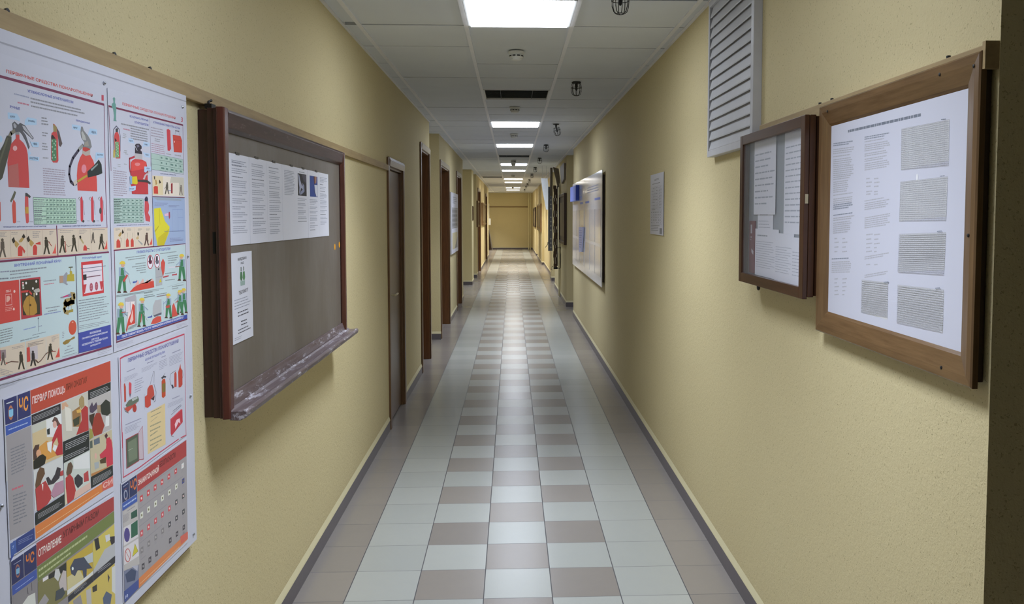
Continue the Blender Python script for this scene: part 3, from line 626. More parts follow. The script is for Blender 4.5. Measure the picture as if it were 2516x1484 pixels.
ART = {
 'p1': {'sheet': [15269,13555,19609,13422,19676,19562,15633,19575], 'cmds': [
('T',0,'ПЕРВИЧНЫЕ СРЕДСТВА ПОЖАРОТУШЕНИЯ',[15893,19237,19053,19240,15897,19312]),
('T',1,'1',[19453,19228,19555,19233,19461,19356]),
('L',2,52,[15607,19154,19562,19148]),
('L',2,24,[19565,19150,19525,17269,19540,15794,19523,13626]),
('T',3,'УГЛЕКИСЛОТНЫЕ ОГНЕТУШИТЕЛИ',[16551,18993,18222,18995,16555,19046]),
('G',4,[16115,18914,16601,18911,16113,18883],1,3,0.8,0),
('G',5,[16646,18907,18532,18919,16644,18870],1,4,0.8,0),
('G',5,[16642,18838,18679,18860,16640,18801],1,5,0.8,0),
('G',6,[16218,18770,16601,18770,16216,18734],1,6,0.8,0),
('G',5,[16656,18761,18376,18777,16654,18724],1,7,0.8,0),
('T',7,'РУЧНЫЕ',[15966,18615,16282,18617,15969,18666]),
('T',7,'ПЕРЕДВИЖНЫЕ',[18304,18629,18895,18626,18307,18672]),
('P',8,[15893,18526,16187,18536,16261,18468,16275,18403,16162,18416,15898,18411]),
('T',9,'КОРПУС',[15959,18443,16121,18450,15961,18479]),
('P',8,[16522,18509,16827,18512,16820,18394,16458,18355,16412,18330,16437,18447]),
('T',9,'РУКОЯТКА',[16544,18427,16775,18434,16546,18464]),
('P',8,[18144,18550,18487,18555,18492,18450,18151,18445]),
('T',9,'РЫЧАГ',[18197,18472,18362,18475,18199,18510]),
('P',8,[18895,18544,19206,18546,19199,18429,18875,18410,18789,18360,18823,18453]),
('T',9,'ЧЕКА',[18937,18440,19161,18448,18940,18495]),
('G',5,[17002,18575,17186,18580,16999,18537],1,0,0.7,0),
('G',5,[16998,18515,17213,18523,16996,18478],1,1,0.7,0),
('G',5,[16994,18456,17239,18466,16992,18418],1,2,0.7,0),
('G',5,[17003,18284,17218,18286,17001,18246],1,9,0.6,0),
('G',5,[17013,18231,17146,18233,17011,18193],1,2,0.6,0),
('P',8,[15543,18091,15671,18074,15717,18028,15680,17955,15535,17962]),
('P',10,[15838,17153,15832,17606,15885,17791,15972,17960,16115,18064,16119,18141,16237,18153,16238,18065,16365,18004,16450,17917,16488,17795,16501,17417,16503,17154]),
('P',11,[15855,17285,15853,17537,16165,17607,16173,17164,15840,17158]),
('P',12,[16151,17888,16143,17866,16122,17848,16094,17836,16063,17833,16036,17841,16018,17856,16012,17877,16021,17899,16041,17918,16069,17929,16100,17932,16127,17925,16145,17909]),
('P',13,[16023,18340,16095,18384,16209,18335,16273,18378,16352,18360,16439,18339,16508,18278,16710,18129,16671,18099,16397,18225,16327,18249,16446,18157,16561,17947,16521,17897,16439,18042,16322,18166,16237,18209,16148,18185,16082,18184,16038,18220]),
('P',14,[16053,18323,16093,18358,16156,18309,16135,18260,16067,18263]),
('P',15,[16332,18332,16421,18326,16682,18126,16653,18113,16381,18265]),
('P',16,[16122,18182,16237,18209,16233,18149,16119,18138]),
('L',17,75,[16084,18204,15975,18153,15929,18098]),
('P',18,[15846,18100,15979,18082,15973,17980,15827,17656,15657,17306,15589,17264,15493,17270,15519,17705,15727,17919]),
('P',19,[15835,18059,15884,18053,15663,17675,15553,17470,15543,17568]),
('P',8,[16603,18045,16875,18064,16860,17966,16653,17955,16543,18103]),
('T',9,'ЧЕКА',[16674,17993,16814,18000,16676,18036]),
('P',8,[16522,17765,16876,17774,16852,17687,16518,17697,16499,17837,16530,17892,16599,17824]),
('T',9,'РАСТРУБ',[16546,17709,16825,17714,16549,17752]),
('P',10,[17322,18207,17347,18287,17420,18327,17420,18482,17450,18485,17549,18429,17542,18317,17578,18231,17569,17749,17525,17704,17362,17697,17295,17754]),
('P',20,[17330,18175,17513,18180,17498,17767,17434,17727,17324,17733]),
('P',21,[17328,18235,17386,18257,17493,18190,17330,18169]),
('P',22,[17409,18480,17549,18429,17522,18326,17420,18327]),
('P',23,[17548,18418,17636,18337,17672,18240,17737,18110,17670,18037,17608,18055,17587,18221,17553,18329]),
('P',24,[17382,18135,17374,18122,17357,18116,17340,18119,17334,18131,17342,18144,17359,18151,17376,18147]),
('P',24,[17450,18086,17442,18073,17425,18066,17408,18070,17401,18082,17409,18095,17427,18102,17444,18098]),
('P',24,[17375,18013,17367,18000,17349,17994,17333,17997,17326,18009,17334,18022,17352,18029,17368,18025]),
('P',24,[17474,17977,17466,17964,17448,17957,17431,17961,17425,17973,17433,17986,17451,17993,17468,17989]),
('P',24,[17379,17914,17371,17901,17353,17894,17337,17898,17330,17910,17338,17923,17356,17930,17372,17926]),
('P',24,[17436,17852,17428,17839,17410,17832,17393,17836,17387,17848,17395,17861,17412,17868,17429,17864]),
('P',24,[17361,17791,17353,17778,17336,17772,17319,17776,17313,17788,17321,17801,17338,17807,17355,17803]),
('P',24,[17474,17810,17466,17797,17448,17790,17431,17794,17425,17807,17433,17820,17451,17826,17468,17822]),
('P',24,[17514,18136,17506,18123,17489,18116,17472,18120,17465,18132,17473,18145,17491,18152,17508,18148]),
('P',24,[17499,18057,17491,18044,17474,18037,17457,18041,17450,18053,17458,18066,17476,18073,17493,18069]),
('G',5,[17000,18069,17145,18069,16998,18037],1,0,0.7,0),
('G',5,[16996,18010,17181,18012,16994,17977],1,1,0.7,0),
('G',5,[16993,17955,17178,17957,16991,17923],1,2,0.7,0),
('G',5,[17002,17783,17197,17791,17000,17750],1,3,0.6,0),
('G',25,[16989,17582,17832,17579,16985,17028],12,5,0.42,0.08),
('P',26,[18288,17159,18274,17480,18322,17705,18434,17876,18543,17966,18860,17966,18996,17842,19095,17665,19130,17423,19131,17159]),
('P',27,[18686,17643,18673,17601,18641,17566,18598,17545,18552,17543,18511,17559,18484,17591,18476,17631,18489,17673,18520,17708,18563,17729,18610,17731,18651,17715,18678,17684]),
('P',28,[18552,18109,18726,18111,18880,18112,18861,17990,18544,17990]),
('P',29,[18536,18037,18673,18012,18878,18075,18859,17953,18668,17922,18531,17966]),
('P',30,[18493,18457,18521,18542,18579,18548,18620,18470,18790,18379,18892,18293,18947,18141,18867,18086,18726,18111,18575,18111,18639,18211,18506,18305,18484,18386]),
('P',31,[18513,18412,18561,18452,18671,18356,18712,18265,18549,18262]),
('P',32,[18639,18211,18783,18259,18823,18143,18610,18125]),
('L',33,70,[18565,18145,18375,18024,18141,17844,17997,17651,17966,17488,18022,17341,18129,17288,18241,17304]),
('L',34,80,[18541,18132,18399,18050]),
('L',35,90,[18152,17300,18255,17357]),
('P',36,[18255,17357,18500,17455,18690,17518,18711,17477,18496,17396,18287,17323]),
('P',37,[18718,17585,18989,17720,19245,17883,19364,17779,19389,17582,19223,17537,18950,17488,18733,17454]),
('P',38,[18864,17641,19189,17793,19200,17763,18909,17607]),
('P',8,[19118,18033,19476,18041,19462,17934,19222,17918,19092,17812,19086,17921]),
('T',9,'РАСТРУБ',[19175,17964,19431,17976,19177,18001]),
('P',39,[15519,16899,15578,16870,15570,16541,15535,16501,15495,16502]),
('P',40,[15933,16488,15924,16814,15977,16932,16042,16867,16037,16497,15989,16477]),
('P',19,[15928,16967,16021,17087,16066,17057,16008,16958,15897,16865,15870,16895]),
('G',41,[16073,16522,16169,16519,16072,16497],1,1,0.6,0),
('P',42,[16354,16484,16328,16746,16348,16986,16395,17019,16456,16978,16449,16504,16407,16471]),
('P',43,[16345,16788,16454,16789,16446,16662,16341,16662]),
('P',44,[16361,17055,16416,17056,16539,16996,16510,16958,16430,16988,16358,16992]),
('G',41,[16474,16519,16584,16516,16472,16493],1,2,0.6,0),
('P',45,[16618,16976,18194,16978,18193,16449,16621,16451]),
('B',46,[16618,16976,18194,16978,16621,16451],6,1,8,0,None),
('B',47,[17059,16975,18194,16978,17057,16453],6,9,5,3,48),
('G',49,[16639,16955,17029,16955,16640,16457],12,8,0.4,0.4),
('P',50,[18387,16996,18459,17045,18498,16927,18484,16523,18424,16476,18374,16524]),
('L',51,16,[18377,17019,18307,16994,18361,16948]),
('L',52,14,[18511,16951,18538,16642]),
('P',53,[18534,16499,18523,16482,18497,16472,18466,16472,18441,16483,18432,16499,18443,16516,18469,16526,18500,16526,18525,16516]),
('G',41,[18211,16525,18312,16522,18209,16495],1,0,0.6,0),
('P',50,[18841,17005,18917,17055,18958,16934,18944,16520,18881,16472,18828,16521]),
('L',51,16,[18831,17029,18758,17003,18814,16956]),
('L',52,14,[18971,16959,19001,16642]),
('P',53,[18996,16495,18985,16478,18958,16468,18925,16468,18899,16479,18889,16496,18901,16513,18928,16524,18961,16523,18987,16513]),
('G',41,[18657,16522,18764,16519,18655,16492],1,1,0.6,0),
('P',50,[19254,17013,19332,17064,19375,16941,19362,16517,19295,16468,19241,16518]),
('L',51,16,[19243,17038,19166,17011,19225,16963]),
('L',52,14,[19389,16966,19421,16642]),
('P',53,[19304,16729,19291,16685,19261,16658,19227,16658,19201,16685,19194,16728,19207,16772,19236,16799,19270,16799,19296,16773]),
('G',41,[19062,16519,19173,16516,19060,16489],1,2,0.6,0),
('T',54,'ПРИВЕДЕНИЕ В ДЕЙСТВИЕ РУЧНОГО ОГНЕТУШИТЕЛЯ',[15635,16398,17033,16392,15637,16434]),
('T',54,'ПРИВЕДЕНИЕ В ДЕЙСТВИЕ ПЕРЕДВИЖНОГО ОГНЕТУШИТЕЛЯ',[17642,16383,19247,16384,17644,16421]),
('P',55,[15438,16354,17411,16348,17415,15801,15406,15825]),
('P',55,[17448,16348,19544,16345,19555,15809,17440,15805]),
('L',56,8,[15832,16357,15834,15837]),
('L',56,8,[16354,16347,16358,15810]),
('L',56,8,[16894,16337,16899,15782]),
('L',56,8,[18238,16343,18256,15818]),
('L',56,8,[18759,16334,18779,15794]),
('L',2,26,[17415,16412,17429,15794]),
('L',57,10,[15438,16358,17411,16346]),
('L',57,10,[17448,16345,19544,16343]),
('G',58,[15468,16333,15780,16331,15477,16204],5,3,0.4,0.5),
('G',58,[15872,16323,16113,16323,15869,16264],2,4,0.4,0.2),
('G',58,[16554,16322,16836,16321,16562,16152],5,5,0.4,0.5),
('G',58,[17147,16316,17328,16315,17142,16223],3,6,0.4,0.4),
('G',58,[17534,16326,18136,16322,17530,16261],2,7,0.4,0.2),
('G',58,[18294,16324,18687,16322,18287,16224],4,8,0.4,0.4),
('G',58,[18854,16317,19426,16314,18853,16296],1,9,0.6,0),
('P',59,[15474,15866,15518,15864,15586,16008,15637,15865,15689,15855,15632,16034,15543,16037]),
('P',59,[15535,16150,15640,16153,15647,16026,15527,16021]),
('P',59,[15630,16178,15621,16161,15600,16151,15574,16151,15555,16163,15548,16181,15557,16198,15578,16208,15603,16207,15623,16196]),
('P',60,[16905,15856,16954,15854,17027,15998,17084,15855,17141,15845,17078,16024,16980,16028]),
('P',60,[16961,16140,17076,16144,17094,16017,16963,16011]),
('P',60,[17055,16169,17045,16152,17022,16142,16995,16142,16973,16154,16966,16172,16975,16189,16998,16199,17026,16198,17047,16187]),
('L',60,14,[17017,16118,17143,16088]),
('P',60,[17476,15860,17528,15857,17607,16006,17668,15858,17729,15848,17661,16034,17556,16037]),
('P',60,[17551,16153,17674,16157,17678,16026,17538,16020]),
('P',60,[17667,16183,17657,16165,17632,16154,17603,16155,17579,16167,17571,16185,17582,16203,17606,16214,17636,16213,17659,16201]),
('L',60,14,[17611,16130,17728,16054]),
('P',60,[17937,15862,17990,15860,18070,16008,18133,15860,18196,15850,18126,16035,18019,16038]),
('P',60,[17999,16154,18124,16158,18143,16027,18000,16021]),
('P',60,[18104,16184,18093,16166,18068,16156,18038,16156,18014,16168,18006,16186,18016,16204,18041,16215,18071,16214,18095,16202]),
('P',61,[18778,16013,18816,16011,18872,16112,18917,16013,18960,16007,18911,16130,18836,16132]),
('P',61,[18834,16210,18922,16213,18923,16125,18822,16121]),
('P',61,[18920,16230,18913,16218,18895,16211,18873,16211,18857,16219,18851,16232,18858,16244,18876,16251,18897,16250,18914,16242]),
('P',60,[19098,15860,19154,15858,19239,16006,19306,15859,19372,15849,19297,16033,19184,16036]),
('P',60,[19184,16151,19318,16155,19316,16025,19164,16019]),
('P',60,[19318,16180,19306,16162,19280,16152,19247,16153,19222,16165,19213,16183,19224,16200,19251,16211,19283,16210,19309,16198]),
('L',60,14,[19249,16128,19379,15974]),
('P',62,[16050,15862,16060,16017,16106,16051,16158,16055,16208,16001,16191,15855]),
('P',63,[15957,16175,16041,16131,16107,16083,16017,16019,15967,16062]),
('P',64,[15872,16178,15943,16227,15981,16138,15919,16105]),
('P',62,[16543,15859,16553,16019,16593,16055,16649,16058,16695,16003,16677,15853]),
('P',63,[16435,16182,16524,16137,16595,16087,16498,16021,16446,16065]),
('P',64,[16345,16185,16420,16235,16460,16144,16394,16109]),
('P',63,[16094,16145,16194,16210,16273,16192,16189,16121,16110,16119]),
('P',64,[16195,16225,16261,16281,16310,16212,16246,16187]),
('P',62,[16193,16038,16294,15945,16255,15899,16182,16007]),
('P',62,[16641,16080,16813,16112,16819,16047,16650,16063]),
('P',65,[17219,15855,17294,15929,17329,15995,17353,16061,17364,15848]),
('P',65,[19347,15856,19441,15940,19501,16064,19506,15856]),
('L',66,22,[17709,16089,17737,15865]),
('L',67,10,[17747,16025,17830,15970,17962,15994]),
('L',66,12,[17095,16103,17208,16010]),
('P',62,[18437,15864,18453,15940,18514,15992,18593,15935,18600,15857]),
('P',64,[18285,16183,18365,16193,18373,16133,18315,16111]),
('P',68,[18315,16111,18384,16127,18481,16023,18435,16013]),
('L',60,12,[18591,15911,18708,15888]),
('P',69,[15407,15850,17410,15829,17415,15801,15406,15825]),
('L',2,34,[15404,15793,19574,15777]),
('P',70,[15402,15768,18119,15755,18112,14094,15312,14281]),
('P',70,[18135,15759,19568,15762,19570,14095,18125,14127]),
('P',70,[15334,14647,18153,14686,18098,13676,15276,13679]),
('P',70,[18149,14686,19577,14529,19555,14098,18131,14109]),
('L',71,14,[18114,15781,18105,15019,18107,14095]),
('T',72,'ВНУТРЕННИЙ ПОЖАРНЫЙ КРАН',[15929,15663,17539,15664,15934,15736]),
('T',72,'ПОЖАРНЫЙ ЩИТ',[18386,15670,19246,15658,18390,15732]),
('G',73,[15393,15620,15762,15612,15391,15585],1,3,0.7,0),
('G',74,[15778,15607,16995,15607,15781,15568],1,4,0.7,0),
('G',74,[15783,15545,16674,15544,15785,15517],1,5,0.7,0),
('G',75,[15386,15496,15746,15484,15384,15462],1,6,0.7,0),
('G',74,[15779,15479,16456,15477,15780,15446],1,7,0.7,0),
('P',76,[15381,15422,16046,15415,16042,14651,15335,14656]),
('L',77,26,[16067,15418,16065,14659]),
('P',78,[16081,15420,16762,15419,16776,14651,16082,14656]),
('P',60,[16110,15394,16712,15379,16713,14680,16099,14733]),
('P',79,[16182,14985,16277,15070,16387,15091,16530,15024,16605,14876,16606,14725,16473,14687,16255,14714,16172,14818,16145,14905]),
('L',80,14,[16359,15083,16355,14712]),
('P',81,[16419,14894,16415,14885,16406,14878,16392,14875,16378,14876,16365,14882,16356,14891,16354,14902,16357,14911,16367,14918,16380,14921,16395,14920,16408,14914,16416,14905]),
('L',82,40,[16114,15180,16356,15174,16443,15107]),
('P',82,[16116,15211,16131,14729,16101,14680,16100,15098]),
('P',83,[16502,15166,16578,15191,16691,15202,16736,15155,16715,15125,16573,15116]),
('P',84,[16499,15123,16574,15127,16542,15055,16511,15004]),
('P',85,[16305,15331,16299,15317,16283,15309,16264,15311,16249,15321,16245,15336,16251,15351,16267,15359,16286,15357,16300,15347]),
('P',85,[16647,15336,16640,15321,16623,15313,16604,15315,16588,15325,16583,15341,16590,15355,16607,15363,16626,15362,16641,15351]),
('P',85,[16523,15207,16516,15192,16500,15184,16480,15186,16465,15197,16460,15212,16467,15227,16483,15234,16503,15233,16518,15222]),
('P',85,[16310,15118,16304,15103,16288,15096,16269,15098,16254,15108,16250,15124,16256,15138,16272,15145,16291,15144,16306,15133]),
('P',85,[16641,15088,16634,15074,16618,15066,16598,15068,16583,15079,16578,15094,16584,15109,16601,15117,16620,15115,16636,15104]),
('P',86,[16143,15366,16196,15361,16206,15235,16153,15229]),
('P',87,[16192,15330,16185,15319,16170,15315,16155,15321,16150,15334,16157,15345,16172,15349,16187,15342]),
('P',88,[16194,15265,16187,15254,16172,15250,16157,15257,16151,15269,16158,15280,16174,15284,16188,15277]),
('T',89,'ПК-3',[15637,15209,15776,15210,15640,15255]),
('L',90,10,[15618,15174,15802,15171,15802,14969,15615,14976,15618,15174]),
('P',91,[15645,15143,15725,15145,15764,15100,15728,15053,15668,15029,15635,15042]),
('P',92,[15926,15206,15919,15190,15903,15181,15884,15182,15869,15194,15864,15212,15871,15228,15887,15237,15906,15235,15921,15223]),
('G',93,[15596,14945,15848,14943,15591,14860],3,3,0.4,0.2),
('P',92,[15884,14877,15877,14862,15863,14854,15846,14856,15833,14867,15829,14884,15835,14899,15849,14907,15866,14905,15879,14894]),
('P',94,[17730,15387,17859,15389,17863,15458,17950,15452,17968,15381,18035,15388,18043,15230,17721,15250]),
('L',95,26,[17907,15455,17899,15514]),
('P',96,[17825,15547,17989,15545,17987,15520,17824,15524]),
('P',97,[17601,15373,17722,15445,17774,15418,17719,15215,17782,15187,17727,15169,17593,15237]),
('P',98,[17456,15384,17602,15379,17593,15237,17457,15237]),
('G',74,[16872,15334,17329,15326,16874,15307],1,2,0.7,0),
('G',99,[16887,15267,17254,15265,16889,15240],1,3,0.7,0),
('L',100,90,[17877,14971,18007,14946,18014,14876,17870,14855,17654,14843,17608,14790,17778,14766,17987,14791,17867,14803,17670,14761,17591,14689,17619,14629,17745,14591]),
('P',101,[17576,14954,17768,14969,17788,14933,17574,14925]),
('P',102,[17460,14948,17576,14954,17574,14925,17480,14927]),
('P',103,[17758,14976,17878,14988,17885,14923,17787,14921]),
('P',104,[17748,14637,17945,14649,17941,14585,17767,14588]),
('L',105,12,[17753,14717,17760,14659]),
('L',106,10,[17879,14645,17883,14709]),
('G',74,[16916,14788,17429,14776,16918,14760],1,5,0.7,0),
('G',74,[16990,14719,17322,14714,16993,14691],1,6,0.7,0),
('G',107,[16851,14675,17464,14664,16853,14647],1,7,0.7,0),
('P',108,[18057,14232,18039,14181,18004,14139,17957,14111,17902,14102,17848,14111,17800,14138,17765,14179,17745,14229,17744,14283,17761,14334,17795,14376,17842,14404,17896,14414,17950,14406,17999,14379,18036,14338,18056,14287]),
('P',109,[17941,14363,17930,14355,17905,14354,17881,14361,17871,14372,17882,14381,17907,14382,17931,14375]),
('L',110,10,[16641,14618,16640,14353]),
('P',110,[16617,14600,16664,14594,16642,14640]),
('G',111,[16142,14465,16552,14468,16142,14439],1,4,0.7,0),
('G',112,[16627,14458,16770,14460,16626,14436],1,4,0.7,0),
('P',113,[17508,14004,17626,14032,17798,14029,17910,14059,17987,14053,17973,14014,17818,14002,17707,13950,17578,13941,17495,13971]),
('G',114,[15426,14560,15894,14562,15409,14286],6,3,0.32,0.5),
('G',115,[16423,14318,16888,14319,16423,14294],1,3,0.6,0),
('T',110,'ДЕЙСТВИЯ ПРИ ПОЖАРЕ',[16022,14243,16656,14238,16024,14272]),
('G',74,[17672,13903,17812,13899,17670,13875],1,5,0.6,0),
('G',74,[17571,13833,17907,13837,17569,13805],1,6,0.6,0),
('G',74,[17546,13774,17937,13779,17545,13746],1,7,0.6,0),
('G',74,[17458,13714,18033,13711,17457,13692],1,8,0.6,0),
('G',74,[17490,14229,17578,14228,17481,14088],4,8,0.4,0.2),
('P',55,[15309,14227,16180,14218,16165,13672,15277,13699]),
('P',55,[16204,14217,16881,14210,16877,13659,16183,13674]),
('P',55,[16891,14211,17380,14205,17374,13695,16887,13669]),
('P',116,[15306,14183,15403,14187,15407,13985,15294,13985]),
('P',117,[15403,14182,15566,14166,15565,14018,15409,14025]),
('P',118,[15401,13906,15431,13900,15478,13994,15513,13890,15548,13879,15510,14008,15449,14018]),
('P',118,[15443,14097,15515,14090,15519,14001,15438,14008]),
('P',118,[15508,14108,15502,14097,15487,14091,15470,14094,15457,14104,15452,14117,15458,14128,15473,14133,15490,14130,15503,14121]),
('P',60,[15920,13733,15964,13725,16033,13858,16085,13710,16137,13693,16079,13877,15990,13893]),
('P',60,[15974,14006,16080,13995,16094,13868,15974,13878]),
('P',60,[16063,14022,16054,14006,16033,13999,16007,14003,15987,14017,15981,14036,15989,14051,16011,14059,16036,14054,16056,14040]),
('P',21,[16318,13730,16358,13723,16419,13838,16465,13710,16512,13695,16460,13855,16380,13869]),
('P',21,[16368,13967,16462,13957,16473,13847,16366,13857]),
('P',21,[16449,13981,16441,13967,16422,13961,16399,13965,16381,13977,16375,13993,16383,14006,16402,14013,16425,14009,16442,13997]),
('P',60,[16900,13744,16946,13736,17016,13864,17069,13721,17123,13705,17064,13883,16971,13898]),
('P',60,[16972,14004,17080,13994,17079,13873,16955,13884]),
('P',60,[17080,14017,17071,14002,17049,13995,17023,13999,17002,14013,16995,14030,17004,14046,17026,14052,17052,14048,17073,14035]),
('L',60,14,[17025,13976,17129,13872]),
('P',119,[16317,14091,16577,14087,16579,13822,16347,13830]),
('P',76,[16221,14096,16309,14098,16319,13819,16219,13819]),
('P',21,[16318,13728,16358,13721,16419,13836,16465,13708,16512,13693,16460,13853,16380,13867]),
('P',21,[16368,13965,16462,13955,16473,13845,16366,13854]),
('P',21,[16448,13979,16441,13965,16422,13959,16399,13963,16381,13975,16375,13991,16383,14004,16402,14011,16425,14007,16442,13995]),
('L',120,20,[15567,13911,15718,13920,15938,13871]),
('L',120,20,[16494,13815,16584,13745,16681,13771,16861,13872,16960,13889]),
('P',121,[17201,13736,17278,13813,17346,13927,17367,13753,17354,13721]),
('L',122,12,[17059,13889,17219,13862]),
('P',123,[15544,13941,15600,13905,15566,13896]),
('G',58,[15751,14182,16151,14170,15751,14130],2,3,0.4,0.2),
('G',58,[16259,14180,16820,14170,16258,14101],3,4,0.4,0.4),
('G',58,[17087,14180,17351,14181,17090,14068],5,5,0.4,0.5),
('G',58,[15383,13859,15774,13725,15376,13740],4,6,0.4,0.4),
('P',124,[18131,14109,19555,14098,19552,13619,18114,13673]),
('T',125,'ИСПОЛЬЗОВАНИЕ',[18598,14012,19102,14002,18601,14058]),
('T',125,'ПРОТИВОПОЖАРНОГО ОБОРУДОВАНИЯ',[18262,13938,19396,13926,18265,13983]),
('T',125,'ДЛЯ НУЖД',[18661,13857,18998,13855,18663,13900]),
('T',125,'НЕ СВЯЗАННЫХ С ТУШЕНИЕМ ПОЖАРА',[18254,13803,19406,13800,18256,13848]),
('T',125,'ЗАПРЕЩАЕТСЯ!',[18600,13726,19060,13727,18603,13769]),
('L',2,40,[15274,13649,17391,13635,19556,13601]),
('G',41,[15333,13567,16222,13571,15344,13485],4,3,0.3,0.3),
('G',14,[18932,13586,19544,13575,18930,13475],3,3,0.25,0.3),
('L',71,14,[18114,15781,18105,15019,18107,14095]),
('L',71,14,[18135,14688,18109,13668]),
('P',126,[18330,15617,19276,15613,19293,14863,18353,14872]),
('P',127,[18395,15547,19226,15543,19244,14928,18414,14925]),
('L',128,14,[18310,15473,19400,15474]),
('L',128,12,[18408,15392,19217,15392]),
('L',129,20,[18529,15275,19147,15275]),
('P',130,[18393,15339,18533,15341,18537,15221,18409,15219]),
('P',131,[18357,15127,18531,15125,18477,15009,18449,14928,18394,14969]),
('P',131,[19108,15139,19297,15136,19239,15016,19208,14931,19148,14974]),
('P',132,[18800,15035,18787,14988,18759,14954,18722,14945,18687,14961,18663,14999,18657,15048,18669,15095,18697,15128,18734,15138,18769,15122,18793,15085]),
('L',133,8,[18694,15069,18766,15069]),
('L',133,8,[18691,15021,18763,15020]),
('P',132,[19032,15040,19020,14991,18990,14958,18953,14948,18917,14965,18892,15003,18886,15052,18898,15100,18927,15134,18965,15144,19001,15128,19026,15090]),
('L',133,8,[18924,15074,18997,15074]),
('L',133,8,[18921,15025,18994,15025]),
('G',134,[18179,14824,19526,14794,18171,14316],9,4,0.28,0.2),
('G',134,[18156,14270,19504,14224,18161,14163],3,5,0.3,0.2)]},
 'p3': {'sheet': [19688,13427,24170,13472,24231,19637,19753,19555], 'cmds': [
('L',135,44,[19780,19144,24126,19171]),
('L',135,22,[19780,19144,19807,18520,19807,17660]),
('L',135,18,[24114,19170,24096,17880]),
('L',136,10,[21965,19150,21960,17768]),
('P',137,[19991,19351,20061,19393,20113,19362,20094,19270,20132,19230,20153,19131,20132,19013,20123,18865,20162,18839,19999,18829,20033,18950,19990,19110,19925,19140,19943,19218,20026,19261]),
('T',138,'ПЕРВИЧНЫЕ СРЕДСТВА ПОЖАРОТУШЕНИЯ',[20463,19245,23605,19266,20468,19324]),
('T',1,'3',[24002,19250,24119,19253,24010,19388]),
('T',7,'ВОЗДУШНО-ПЕННЫЕ',[20834,19007,21875,19014,20838,19065]),
('T',7,'ОГНЕТУШИТЕЛИ',[21084,18893,21868,18899,21087,18951]),
('T',7,'АЭРОЗОЛЬНЫЕ ГЕНЕРАТОРЫ «СОТЫ»',[22153,19014,23911,19033,22156,19070]),
('G',5,[20368,18827,21897,18842,20365,18782],1,3,0.7,0),
('G',139,[20473,18715,20831,18715,20470,18676],1,3,0.7,0),
('G',5,[20863,18769,21860,18768,20861,18729],1,5,0.7,0.1),
('G',5,[20859,18707,21857,18709,20857,18667],1,6,0.7,0.1),
('G',5,[20856,18646,21853,18650,20853,18606],1,7,0.7,0.1),
('G',5,[20852,18584,21849,18591,20849,18544],1,8,0.7,0.1),
('G',5,[20848,18523,21846,18533,20846,18483],1,9,0.7,0.1),
('G',25,[22016,18924,22846,18932,22015,18650],4,4,0.35,0.1),
('G',5,[22229,18642,22671,18646,22223,18542],2,4,0.35,0.3),
('G',140,[22023,18510,22908,18499,22020,18200],6,5,0.35,0.15),
('L',141,26,[19970,18141,19956,18471,19987,18627,20128,18724,20261,18667,20312,18504,20290,18153]),
('P',142,[20082,18649,20166,18683,20206,18662,20195,18583,20086,18573]),
('P',143,[20003,18463,20035,18542,20106,18587,20201,18584,20264,18500,20288,18127,20279,17977,20053,17962,20011,18157]),
('P',144,[20037,18351,20215,18366,20219,17992,20041,17980]),
('P',145,[19943,18139,20012,18170,20014,17978,19933,17973]),
('P',146,[20029,18439,20134,18385,20037,18351]),
('P',147,[20092,18330,20084,18319,20065,18315,20051,18321,20051,18332,20067,18340,20085,18339]),
('P',147,[20153,18302,20144,18291,20126,18287,20111,18293,20112,18304,20127,18312,20146,18311]),
('P',147,[20215,18273,20206,18263,20187,18259,20172,18264,20173,18276,20188,18284,20207,18283]),
('P',147,[20133,18233,20124,18222,20105,18218,20091,18224,20091,18235,20107,18244,20125,18243]),
('P',147,[20194,18205,20185,18194,20166,18190,20152,18196,20152,18207,20168,18215,20186,18214]),
('P',147,[20112,18165,20103,18154,20085,18150,20070,18156,20071,18167,20086,18175,20105,18174]),
('P',147,[20173,18136,20164,18125,20146,18121,20131,18127,20132,18138,20147,18147,20166,18145]),
('P',147,[20092,18096,20083,18086,20064,18082,20050,18088,20051,18099,20066,18107,20084,18106]),
('P',147,[20153,18067,20144,18057,20125,18053,20110,18059,20111,18070,20126,18078,20145,18077]),
('P',147,[20214,18038,20205,18028,20186,18024,20172,18030,20172,18041,20188,18049,20206,18048]),
('G',148,[20465,18590,20621,18593,20463,18562],1,0,0.6,0),
('G',148,[20476,18546,20633,18548,20475,18517],1,1,0.6,0),
('G',148,[20431,18503,20587,18504,20430,18474],1,2,0.6,0),
('G',148,[20497,18195,20654,18194,20495,18166],1,3,0.6,0),
('G',148,[20466,18153,20622,18152,20464,18124],1,4,0.6,0),
('G',148,[20535,18119,20692,18117,20533,18090],1,5,0.6,0),
('G',148,[20142,17845,20293,17841,20140,17817],1,6,0.6,0),
('G',148,[20139,17800,20290,17796,20137,17771],1,7,0.6,0),
('G',148,[20463,17871,20619,17868,20461,17842],1,8,0.6,0),
('G',148,[19919,17749,20067,17744,19917,17721],1,9,0.6,0),
('P',149,[20731,18504,20979,18500,21047,18392,20928,18395,20730,18398]),
('P',149,[21573,18485,21907,18486,21901,18388,21565,18367,21469,18325]),
('P',149,[21587,18210,21922,18207,21916,18101,21612,18108,21494,18231]),
('T',9,'РЫЧАГ',[20784,18423,20960,18425,20786,18460]),
('T',9,'ГОЛОВКА',[21599,18404,21790,18406,21601,18443]),
('T',9,'ЧЕКА',[21646,18145,21838,18145,21648,18184]),
('P',150,[21075,18361,21167,18402,21320,18415,21440,18364,21459,18159,21062,18151]),
('P',151,[21165,18368,21288,18385,21316,18340,21191,18303]),
('L',152,20,[21073,18334,21187,18235]),
